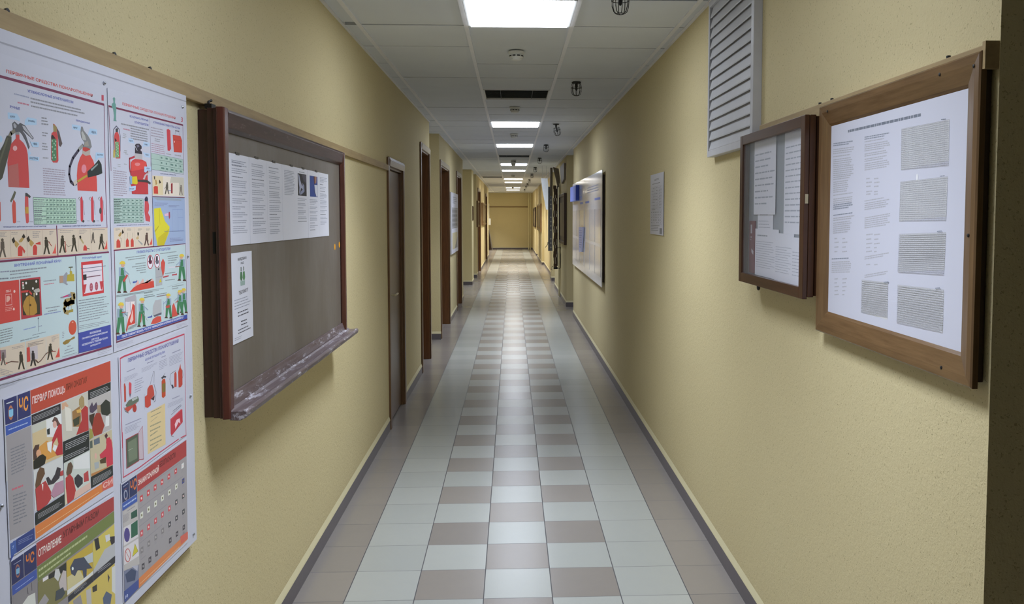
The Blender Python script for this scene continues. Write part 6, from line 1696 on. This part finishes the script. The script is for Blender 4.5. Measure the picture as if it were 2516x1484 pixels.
def strip(i):
    y0 = 2.678+i*.2035; y1 = y0+.206
    def f(s):
        r = random.Random(i); A = 'a4a8b8'; D = '7e8190'
        if i == 3:
            s.lines(A, (y0+.03, 1.842), (y1-.02, 1.842), (y0+.03, 1.742), 16, 3); return
        z = 1.842
        if i in (4, 5):
            if i == 4: s.lines(D, (y0+.06, 1.848), (y1-.04, 1.848), (y0+.06, 1.842), 1, 9)
            s.poly('26242c' if i == 4 else '2f4a96', [(y0+.035, 1.745), (y1-.025, 1.745), (y1-.025, 1.838), (y0+.035, 1.838)])
            if i == 4:
                s.poly('aab0c8', [(y0+.042, 1.835), (y0+.062, 1.83), (y0+.075, 1.81), (y0+.10, 1.79), (y0+.135, 1.785), (y0+.12, 1.772), (y0+.09, 1.778), (y0+.07, 1.76), (y0+.055, 1.75), (y0+.06, 1.78), (y0+.05, 1.8)])
                s.poly('8f95b4', [(y0+.11, 1.80), (y0+.14, 1.79), (y0+.145, 1.765), (y0+.10, 1.752), (y0+.06, 1.748), (y0+.08, 1.762), (y0+.12, 1.775)])
                s.poly('4a4858', [(y0+.10, 1.835), (y1-.03, 1.835), (y1-.03, 1.80), (y0+.13, 1.81)])
            else:
                s.poly('d9dbe6', [(y1-.085, 1.80), (y1-.028, 1.80), (y1-.028, 1.748), (y1-.06, 1.748), (y1-.075, 1.77)])
                s.poly('a97f6a', [(y1-.075, 1.838), (y1-.04, 1.838), (y1-.05, 1.808), (y1-.08, 1.806)])
                s.poly('5e2f38', [(y1-.10, 1.836), (y1-.076, 1.838), (y1-.075, 1.806), (y1-.09, 1.80)])
                s.poly('2b3f7a', [(y1-.10, 1.77), (y1-.06, 1.75), (y1-.05, 1.748), (y1-.095, 1.782)])
            z = 1.735
        if i == 0: s.lines(D, (y0+.03, 1.838), (y0+.13, 1.838), (y0+.03, 1.818), 2, 5, .35)
        k = 0
        while z > 1.60+(.03 if i in (4,) else 0):
            n = r.choice([1, 2, 2, 3, 4]) ; h = n*.0068
            if z-h < 1.585: break
            s.lines(D if n == 1 else A, (y0+.028, z), (y1-.022-(.06*r.random() if n == 1 else 0), z), (y0+.028, z-h), n, i*10+k, .42)
            z -= h+.0055; k += 1
        if i < 6: s.line('9a9dac', .0008, [(y1-.001, 1.57), (y1-.001, 1.855)])
    note('notice_sheet', y0, y1, 1.5655-.0005*i, 1.8605, NB[i], 'sheets taped in a strip on the chalkboard', f, lift=.002+.003*(i % 2), cat='paper')
for i in range(7): strip(i)
def low(s):
    y0 = 2.70; D = '585a66'; A = '9a9dac'
    s.text('3a3b45', 'НЕМЕДЛЕННО', (2.745, 1.512), (2.835, 1.514), (2.745, 1.523)); s.text('3a3b45', 'РЯД', (2.775, 1.500), (2.805, 1.501), (2.775, 1.508))
    for k, c in ((0, '4f7f5a'), (1, '5d9464')):
        y = 2.768+k*.027
        s.poly(c, [(y, 1.476), (y+.018, 1.476), (y+.022, 1.456), (y+.016, 1.447), (y+.003, 1.447), (y-.004, 1.456)]); s.poly('6e7a70', [(y+.004, 1.492), (y+.013, 1.492), (y+.013, 1.478), (y+.004, 1.478)])
    s.poly('9fb8b0', [(2.765, 1.446), (2.815, 1.446), (2.812, 1.430), (2.768, 1.430)])
    s.text('3a3b45', 'ТЕБЕ ПОМОГУТ', (2.75, 1.402), (2.845, 1.406), (2.75, 1.414))
    s.lines(A, (2.705, 1.392), (2.875, 1.394), (2.705, 1.355), 4, 4, .3)
    s.lines(D, (2.735, 1.350), (2.86, 1.352), (2.735, 1.328), 2, 5, .35)
    s.lines(D, (2.765, 1.318), (2.83, 1.318), (2.765, 1.296), 2, 6, .35, .1); s.lines(D, (2.735, 1.292), (2.865, 1.294), (2.735, 1.272), 2, 7, .35)
    s.lines(A, (2.70, 1.268), (2.78, 1.268), (2.70, 1.256), 2, 8, .3)
note('notice_sheet', 2.684, 2.892, 1.247, 1.541, 'single white sheet with small green figures, lower left of the chalkboard', 'sheets on the chalkboard', low, skew=0)
for (y, z, l) in ((4.242, 1.502, 'orange sticker dot on the chalkboard, the one further left'), (4.352, 1.509, 'orange sticker dot touching the right stile of the chalkboard')):
    tag(one('sticker_dot', lambda b: b.lathe([(.0155, 0), (.0155, .0006)], (-.8958, y, z), 0, M_ORANGE, 20) if True else None, origin=(-.8958, y, z)), l, 'sticker', 'orange stickers on the chalkboard')
for y, z in ((2.765, 1.862), (2.97, 1.8625), (3.18, 1.862), (3.43, 1.862), (3.62, 1.862), (3.86, 1.8615)):
    tag(one('tape_piece', lambda b: b.box(-.8957, -.8930, y-.018, y+.018, z-.004, z+.005, M_TAPE), origin=(-.8955, y, z)), 'small dark tape piece on the top edge of the paper strip', 'tape', 'tape pieces along the paper strip')

# ------------------------------------------------------------------ right: louvred vent
vt = thing('louvre_vent', (XR, 3.72, 2.32), 'large white louvred ventilation grille high on the right wall', 'vent')
c0 = vt.location; VY0, VY1, VZ0, VZ1 = 3.335, 4.11, 1.948, 2.705
def vframe(b):
    xo = .968; w = .036
    b.box(xo, XR, VY0, VY0+w, VZ0, VZ1, M_WHITE2); b.box(xo, XR, VY1-.022, VY1, VZ0, VZ1, M_WHITE2)
    b.box(xo, XR, VY0+w, VY1-.022, VZ0, VZ0+.030, M_WHITE2); b.box(xo, XR, VY0+w, VY1-.022, VZ1-.03, VZ1, M_WHITE2)
one('frame', vframe, vt, c0, bevel=.002)
one('duct_shade_sheet', lambda b: b.box(XR-.004, XR-.001, VY0+.036, VY1-.022, VZ0+.03, VZ1-.03, M_DARKV), vt, c0)  # black sheet behind the slats stands for the unlit duct
NS = 14; PZ = (VZ1-VZ0-.066)/NS
for k in range(NS):
    z = VZ0+.032+k*PZ
    one('slat', lambda b: b.prism([(.9690, z+.002), (.9700, z-.003), (.9715, z-.003), (.9890, z+PZ+.018), (.9878, z+PZ+.021)], 1, VY0+.037, VY1-.034, M_WHITE2), vt, c0)

# ------------------------------------------------------------------ right: big wooden notice frame
nf = thing('framed_notice', (.985, 2.08, 1.65), 'large varnished brown wooden frame with a white tables sheet, right wall', 'notice frame')
c0 = nf.location; FY0, FY1, FZ0, FZ1 = 1.702, 2.609, 1.295, 2.004
W = .068
def mitre(b, side):
    prof = [(0, .985), (0, .973), (.004, .970), (.022, .971), (W-.008, .980), (W, .985)]
    def P(t, x, e):
        if side == 'l': return (x, FY1-t, (FZ0+t) if e == 0 else (FZ1-t))
        if side == 'r': return (x, FY0+t, (FZ0+t) if e == 0 else (FZ1-t))
        if side == 't': return (x, (FY0+t) if e == 0 else (FY1-t), FZ1-t)
        return (x, (FY0+t) if e == 0 else (FY1-t), FZ0+t)
    m = M_VARN if side in 'lr' else M_VARNH
    A = [P(t, x, 0) for t, x in prof]; B = [P(t, x, 1) for t, x in prof]
    b.face(A, m); b.face(B, m)
    for i in range(len(prof)):
        j = (i+1) % len(prof); b.face([A[i], A[j], B[j], B[i]], m)
for sd, nm_ in (('l', 'frame_stile'), ('r', 'frame_stile'), ('t', 'frame_rail'), ('b', 'frame_rail')): one(nm_, lambda b: mitre(b, sd), nf, c0)
one('backing_box', lambda b: (b.box(.9856, .9868, FY0+.012, FY1-.012, FZ0+.012, FZ1-.008, M_VDARK), b.box(.9868, 1.003, FY0+.012, FY1-.012, FZ0+.012, 1.974, M_VDARK)), nf, c0, bevel=.002)  # dark wood also carries the shade of the frame's unlit side
for y, z in ((1.727, 1.976), (1.730, 1.62), (1.826, 1.318), (1.867, 1.982), (2.54, 1.982)):
    one('screw', lambda b: b.lathe([(.004, 0), (.004, -.002), (.002, -.003)], (.9717, y, z), 0, M_BLACK, 10), nf, c0)
def sheet_r(b):
    q = [(FY1-W, FZ0+W-.02), (FY0+W, FZ0+W-.02), (FY0+W, FZ1-W+.02), (FY1-W, FZ1-W+.02)]
    sheet_body(b, .9848, -1, q, M_SHEEN, .0006)
    run_art(b, .9848, -1, ART['r1']['cmds'])
one('tables_sheet', sheet_r, nf, c0)
for y, z, l in ((1.87, 2.0235, 'dark screw head above the right end of the big frame'), (2.56, 2.0235, 'dark screw head above the gap between cabinet and frame'), (2.66, 2.0235, 'dark nail above the right end of the glass cabinet')):
    tag(one('nail', lambda b: b.lathe([(.003, -.004), (.005, -.002), (.005, .003), (.002, .004)], (.992, y, 2.0215), 2, M_BLACK, 10), origin=(.992, y, 2.0215)), l, 'nail', 'nails on the right lath')
tag(one('lath_end_block', lambda b: b.box(.975, XR, 1.692, 1.704, 1.965, 2.022, M_LATH), origin=(.99, 1.70, 1.99)), 'short wooden block ending the right lath by the wall corner', 'wood block')

# ------------------------------------------------------------------ right: glazed wooden notice cabinet
gc = thing('notice_cabinet', (1.0, 2.89, 1.69), 'small red-brown glazed notice cabinet between the vent and the big frame', 'cabinet')
c0 = gc.location; KY0, KY1, KZ0, KZ1 = 2.62, 3.371, 1.393, 1.982
def box_body(b):
    b.box(.947, .9665, KY0, KY0+.022, KZ0+.006, KZ1, M_CAB); b.box(.947, .9665, KY1-.022, KY1, KZ0+.006, KZ1, M_CAB)
    b.box(.947, .9665, KY0+.022, KY1-.022, KZ0+.006, KZ0+.028, M_CABH); b.box(.947, .9665, KY0+.022, KY1-.022, KZ1-.022, KZ1, M_CABH)
    b.box(.9635, .9665, KY0+.022, KY1-.022, KZ0+.028, KZ1-.022, M_CABB); b.box(.9665, .9868, KY0+.004, 3.32, KZ0+.01, KZ1-.004, M_CAB)
one('body', box_body, gc, c0, bevel=.0015)
dr = bpy.data.objects.new('cabinet_door', None); col.objects.link(dr); dr.parent = gc; dr.location = (0, 0, 0)
def kframe(b):
    w = .037; x0, x1 = .930, .9455
    b.box(x0, x1, KY0, KY0+w, KZ0, KZ1, M_CAB); b.box(x0, x1, KY1-w, KY1, KZ0, KZ1, M_CAB)
    b.box(x0+.0003, x1, KY0+w, KY1-w, KZ0, KZ0+w, M_CABH); b.box(x0+.0003, x1, KY0+w, KY1-w, KZ1-w, KZ1, M_CABH)
bpy.data.objects.remove(dr)
dr = one('cabinet_door', kframe, gc, c0, bevel=.0015)
one('glass_pane', lambda b: b.box(.9365, .9395, KY0+.034, KY1-.034, KZ0+.034, KZ1-.034, M_GLASS), dr, c0)
one('catch', lambda b: b.box(.934, .944, KY0-.0015, KY0+.001, 1.70, 1.73, M_BRASS), dr, c0)
one('catch', lambda b: b.lathe([(.007, 0), (.006, -.012), (.003, -.016)], (.938, 3.12, KZ0), 2, M_BLACK, 10), dr, c0)
def kp(y0, y1, z0, z1, label, n=10, title=True, mat=None, x=.9705, seed=0, skew=0.0):
    y0 *= 1.0333; y1 *= 1.0333; z0 = 1.6635+(z0-1.6635)*1.0333; z1 = 1.6635+(z1-1.6635)*1.0333; x = .9625+(x-.9705)*.7
    def fn(s):
        if title: s.lines('8a8e9c', (y1-.03, z1-.02), (y0+.03, z1-.02), (y1-.03, z1-.032), 1, seed, .4)
        s.lines('a0a5b4', (y1-.012, z1-.045), (y0+.012, z1-.045), (y1-.012, z0+.03), n, seed+3, .22, .35)
    return note('cabinet_paper', y0, y1, z0, z1, label, 'papers inside the glazed cabinet', fn, x=x, n=-1, lift=.0, skew=skew)
kp(2.90, 3.16, 1.665, 1.945, 'pale sheet at the upper left inside the glazed cabinet', 9, False, seed=1, x=.9665)
kp(2.575, 2.815, 1.60, 1.944, 'long sheet down the right side inside the glazed cabinet', 14, False, seed=2, x=.9705)
kp(2.93, 3.115, 1.56, 1.69, 'sheet half hidden below the upper left paper in the cabinet', 5, True, seed=3, x=.9705, )
kp(2.86, 3.14, 1.436, 1.612, 'sheet at the lower left inside the glazed cabinet', 12, True, seed=4, x=.9685)
kp(2.70, 2.90, 1.432, 1.60, 'sheet at the bottom centre inside the glazed cabinet', 11, False, seed=5, x=.9665)
kp(2.575, 2.72, 1.431, 1.59, 'sheet in the lower right corner inside the glazed cabinet', 8, False, seed=6, x=.9645)
def bro(b):
    b.box(.9585, .963, 3.245, 3.325, 1.432, 1.64, ink('6b3038')); s = Sheet(b, .9585, -1)
    s.poly('b9b5bd', [(3.305, 1.625), (3.285, 1.625), (3.285, 1.59), (3.305, 1.59)]); s.poly('b9b5bd', [(3.29, 1.53), (3.262, 1.52), (3.265, 1.505), (3.29, 1.515)]); s.lines('a79aa2', (3.305, 1.58), (3.283, 1.58), (3.305, 1.56), 2, 3)
tag(one('brochure', bro, origin=(.961, 3.285, 1.54)), 'dark red brochure at the left edge inside the glazed cabinet', 'brochure')

# ------------------------------------------------------------------ right: lone sheet, glossy white boards
def lone(s):
    D = '6b6c74'; A = '9b9da6'
    s.lines(D, (5.82, 1.915), (5.62, 1.917), (5.82, 1.900), 2, 1, .4, .1); s.lines(D, (5.90, 1.886), (5.56, 1.888), (5.90, 1.876), 1, 2, .4, .1)
    s.table(A, (5.93, 1.86), (5.52, 1.862), (5.93, 1.70), 8, 7, .0012, 3, A); s.lines(D, (5.93, 1.705), (5.66, 1.706), (5.93, 1.695), 1, 4, .5)
    s.table(A, (5.95, 1.69), (5.52, 1.692), (5.95, 1.60), 5, 6, .0012, 5, A); s.lines(A, (5.95, 1.595), (5.6, 1.596), (5.95, 1.55), 4, 6)
    s.poly('86878e', [(5.60, 1.575), (5.51, 1.575), (5.51, 1.535), (5.60, 1.535)])
note('notice_sheet', 5.46, 5.985, 1.527, 1.949, 'single grey-white A2 sheet pinned alone on the right wall', None, lone, x=XR-.002, n=-1, lift=.012, mat=M_SHEEN)
def glossy(name, y0, y1, label, far):
    o = thing(name, (XR-.01, (y0+y1)/2, 1.5), label, 'board', 'pair of glossy white boards on the right wall')
    one('backing', lambda b: b.box(.976, XR-.001, y0+.05, y1-.05, .93, 2.10, M_VDARK), o, o.location)
    def f(b):
        b.box(.969, .9755, y0, y1, .878, 2.150, M_GLOSS)
        s = Sheet(b, .969, -1); B_ = '6f7fc0'
        if not far:
            s.lines('8f93a6', (y1-.35, 2.02), (y0+.25, 2.02), (y1-.35, 1.93), 3, 2, .4, .2); s.lines(B_, (y1-.1, 1.845), (y1-.75, 1.845), (y1-.1, 1.81), 1, 4, .8, .1); s.lines(B_, (y0+.8, 1.865), (y0+.1, 1.865), (y0+.8, 1.83), 1, 6, .8, .1)
        else:
            s.lines(B_, (y0+.75, 2.06), (y0+.5, 2.06), (y0+.75, 2.03), 1, 2, .8, .1); s.lines(B_, (y0+.75, 1.93), (y0+.45, 1.93), (y0+.75, 1.90), 1, 3, .8, .1); s.lines(B_, (y0+.75, 1.845), (y0+.15, 1.845), (y0+.75, 1.81), 1, 4, .8, .1)
    one('panel', f, o, o.location)
    ys = [y0+.08+(y1-y0-.16)*k/3 for k in range(4)]
    for k in range(3):
        for z0, z1 in ((.98, 1.31), (1.35, 1.73)):
            one('pocket', lambda b: b.box(.9665, .9687, ys[k]+.02, ys[k+1]-.02, z0, z1, M_POCKET), o, o.location)
    return o
glossy('information_board', 8.955, 11.075, 'nearer glossy white information board on the right wall', False)
glossy('information_board', 11.09, 13.30, 'farther glossy white information board holding the blue box', True)
tag(one('brochure_holder', lambda b: (b.box(.92, .9688, 12.05, 13.15, 1.872, 2.095, ink('7f90dc')), b.box(.919, .9689, 11.98, 12.049, 1.872, 2.095, ink('1c3a9c'))), origin=(.92, 12.5, 1.98), bevel=.002), 'blue box fixed at the top of the farther glossy white board', 'holder')
def leaf(b):
    b.prism([(11.78, 1.49), (11.10, 1.50), (11.28, 1.16), (11.74, 1.14)], 0, .945, .9625, ink('c9cdf0'))
    s = Sheet(b, .945, -1); s.lines('7f88d0', (11.7, 1.46), (11.2, 1.47), (11.68, 1.2), 8, 3, .3)
tag(one('leaflet_pack', leaf, origin=(.93, 11.4, 1.3)), 'white and blue leaflets hanging on the farther glossy board', 'leaflets')
# ---- left: white board between doors three and four
lw = thing('information_board', (XBL, 13.5, 1.5), 'narrow-looking white and grey information board on the left wall between two doors', 'board')
c0 = lw.location
def lwp(b):
    b.box(XBL+.001, -.93, 12.80, 14.40, 1.055, 2.015, M_FOAM)
    s = Sheet(b, -.93, 1)
    s.poly('8c8d90', [(12.95, 1.45), (14.3, 1.45), (14.3, 1.78), (12.95, 1.78)]); s.table('b9bac2', (13.0, 1.76), (14.25, 1.76), (13.0, 1.47), 4, 5, .008, 4, '5f6066')
    s.lines('9a9cab', (13.1, 1.96), (14.2, 1.96), (13.1, 1.84), 4, 3); s.poly('c2b896', [(13.0, 1.12), (14.2, 1.12), (14.2, 1.38), (13.0, 1.38)]); s.poly('7d7d80', [(13.5, 1.12), (14.2, 1.12), (14.2, 1.30)])
one('panel', lwp, lw, c0)

# ------------------------------------------------------------------ dark framed boards further on
def framed(x, side, y0, y1, z0, z1, label, m=None, inner='4d4234', d=.05, w=.09, group=None):
    m = m or M_VDARK; o = thing('framed_board', (x, (y0+y1)/2, (z0+z1)/2), label, 'notice board', group); c = o.location; xo = x-side*d; xi = x-side*(d-.02)
    def fr(b):
        b.box(x, xo, y0, y0+w, z0, z1, m); b.box(x, xo, y1-w, y1, z0, z1, m); b.box(x, xo, y0+w, y1-w, z0, z0+w*.6, m); b.box(x, xo, y0+w, y1-w, z1-w*.6, z1, m)
    one('frame', fr, o, c, bevel=.004)
    def pn(b):
        b.box(x, xi, y0+w, y1-w, z0+w*.6, z1-w*.6, ink(inner)); s = Sheet(b, xi, -side)
        n = 3; L = (y1-y0-2*w)/n
        for k in range(n):
            a = y0+w+k*L; s.poly(['8d8066', '6a5a42', '9a8b6a'][k], [(a+.1*L, z0+.14), (a+.85*L, z0+.14), (a+.85*L, z1-.16), (a+.1*L, z1-.16)])
    one('panel', pn, o, c)
    return o
framed(XBR, 1, 14.98, 16.62, 1.12, 2.06, 'brown framed notice board on the right wall before the broken cable duct')
framed(XDL, -1, 22.14, 22.95, 1.34, 2.04, 'dark framed board on the left wall right before the fifth door', M_VARN, d=.05)
framed(XDL, -1, 25.5, 29.2, 1.34, 2.04, 'long framed board on the left wall between the last two doors', M_VARN, d=.05, inner='6b5636')
framed(XCL, -1, 20.05, 20.30, 1.53, 1.88, 'small dark red frame on the left pillar', M_CAB, d=.02, w=.03, inner='7b3a30')
framed(XDR, 1, 28.05, 31.8, 1.10, 2.05, 'dark framed board with golden panels on the far right wall', M_VARN, inner='8a6a2e')
framed(XER, 1, 34.15, 37.5, 1.15, 1.98, 'farthest dark framed board on the right wall', M_VDARK, inner='5a4a3a')

# ------------------------------------------------------------------ broken vertical cable duct on the right wall
cd = thing('cable_duct', (.87, 17.0, .56), 'damaged vertical grey perforated cable duct standing off the right wall', 'cable duct')
c0 = cd.location
def perf(b):
    b.box(.738, .744, 16.97, 17.06, .93, 2.24, M_STEELD); b.box(.744, .826, 17.0, 17.006, .93, 2.24, M_STEELD)
    for k in range(14):
        z = 1.0+k*.088
        b.lathe([(.016, 0), (.016, -.004)], (.792, 17.0, z), 1, M_WHITE if k % 5 != 3 else M_STEELD, 12)  # white discs stand for holes, light from behind put into their colour
one('perforated_channel', perf, cd, c0)
def torn(b):
    rr = random.Random(5); prev = None; N = 26
    for k in range(N):
        z0 = .60+k*(1.66/N); z1 = z0+1.66/N+.004; w = .025*math.sin(k*1.45)+.008*rr.random()
        xa, xb = .846+w*.3, .915+w*.6
        b.prism([(xa, 16.98), (xb, 16.98), (xb, 16.99), (xa, 16.99)], 2, z0, z1, M_RUST)
        if k % 5 in (1, 2): b.box(.868+w*.5, .884+w*.5, 16.968, 16.974, z0, z1, M_CUTOUT)  # pale strips stand for cutouts, the light through them painted on
    b.box(.915, .932, 16.98, 17.1, .62, 2.25, M_BLACK)
one('torn_cover', torn, cd, c0)
one('top_bracket', lambda b: (b.prism([(.83, 2.63), (.945, 2.60), (.972, 2.40), (.975, 2.23), (.925, 2.22), (.885, 2.40)], 1, 16.86, 16.92, M_STEELD2), b.box(.775, .825, 16.9, 17.0, 2.05, 2.62, M_STEELD2)), cd, c0)
one('side_bracket', lambda b: b.prism([(15.35, 2.62), (15.15, 2.60), (15.2, 2.32), (15.9, 2.26), (16.4, 2.50), (16.35, 2.60)], 0, .945, XBR-.002, M_STEELD2), cd, c0)
one('bottom_clip', lambda b: (b.box(.85, .93, 16.97, 17.05, .555, .598, M_BLACK), b.tube([(.84, 17, .62), (.815, 17, .60), (.81, 17, .54), (.825, 17, .53)], .006, M_BLACK, 6)), cd, c0)
ws = thing('bent_metal_sheet', (.72, 18.2, 2.1), 'bright bent metal sheet hanging behind the cable duct', 'metal sheet')
one('sheet', lambda b: b.prism([(.632, 2.46), (.775, 2.46), (.80, 2.22), (.80, 1.78), (.745, 1.78), (.665, 2.2)], 1, 18.2, 18.21, M_BRIGHT), ws, ws.location)
for hx in (.66, .75): one('hanger_wire', lambda b: b.tube([(hx, 18.205, 2.44), (hx, 18.205, ZC+.002)], .0025, M_STEELD, 6), ws, ws.location)
for dy, l in ((16.83, 'pale vertical pipe on the right wall, nearer of the pair'), (17.12, 'pale vertical pipe on the right wall, farther of the pair')):
    tag(one('pipe', lambda b: b.tube([(.965, dy, 0), (.965, dy, 2.30)], .012, M_CREAM, 10), origin=(.965, dy, 0)), l, 'pipe', 'vertical pipes behind the cable duct')
tag(one('loose_cable', lambda b: (b.tube([(.925, 16.955, .58), (.95, 16.8, .575), (.975, 16.72, .60), (.978, 16.70, .86), (.972, 16.68, 1.02), (.925, 16.95, .99)], .006, M_BLACK, 6)), origin=(.96, 16.8, .8)), 'loose dark cable loop at the foot of the cable duct', 'cable')
tag(one('loose_cable', lambda b: (b.tube([(.70, 17.5, .98), (.74, 17.3, 1.05), (.732, 17.03, 1.10)], .006, M_BLACK, 6)), origin=(.75, 17.5, 1.0)), 'short loose cable end sticking out left of the duct', 'cable')

# ------------------------------------------------------------------ far end
for px, l in ((.805, 'left of two cream pipes rising before the end wall'), (.885, 'right of two cream pipes rising before the end wall')):
    tag(one('pipe', lambda b: b.tube([(px, 40.1, 0), (px, 40.1, ZC-.002)], .024, M_CREAM, 12), origin=(px, 40.1, 0)), l, 'pipe', 'pipes by the end wall')
ph = thing('wall_box', (-.93, 33.45, 1.38), 'small white box with cable at the far end of the left wall', 'box'); c0 = ph.location
one('housing', lambda b: b.box(XDL+.001, XDL+.085, 33.35, 33.55, 1.26, 1.52, M_WHITE), ph, c0, bevel=.01)
one('conduit', lambda b: b.tube([(XDL+.02, 33.45, 1.52), (XDL+.02, 33.45, 2.12)], .012, M_WHITE, 8), ph, c0)
tag(one('leaning_plank', lambda b: (b.prism([(-1.17, .0), (-.98, .0), (-1.10, .95), (-1.17, .95)], 1, 39.9, 39.93, M_VDARK), b.prism([(-.965, 0), (-.925, 0), (-1.09, 1.02), (-1.12, 1.0)], 1, 39.85, 39.9, M_GREYP)), origin=(-1.05, 39.9, .0)), 'dark panel and grey plank leaning in the far left corner', 'planks')
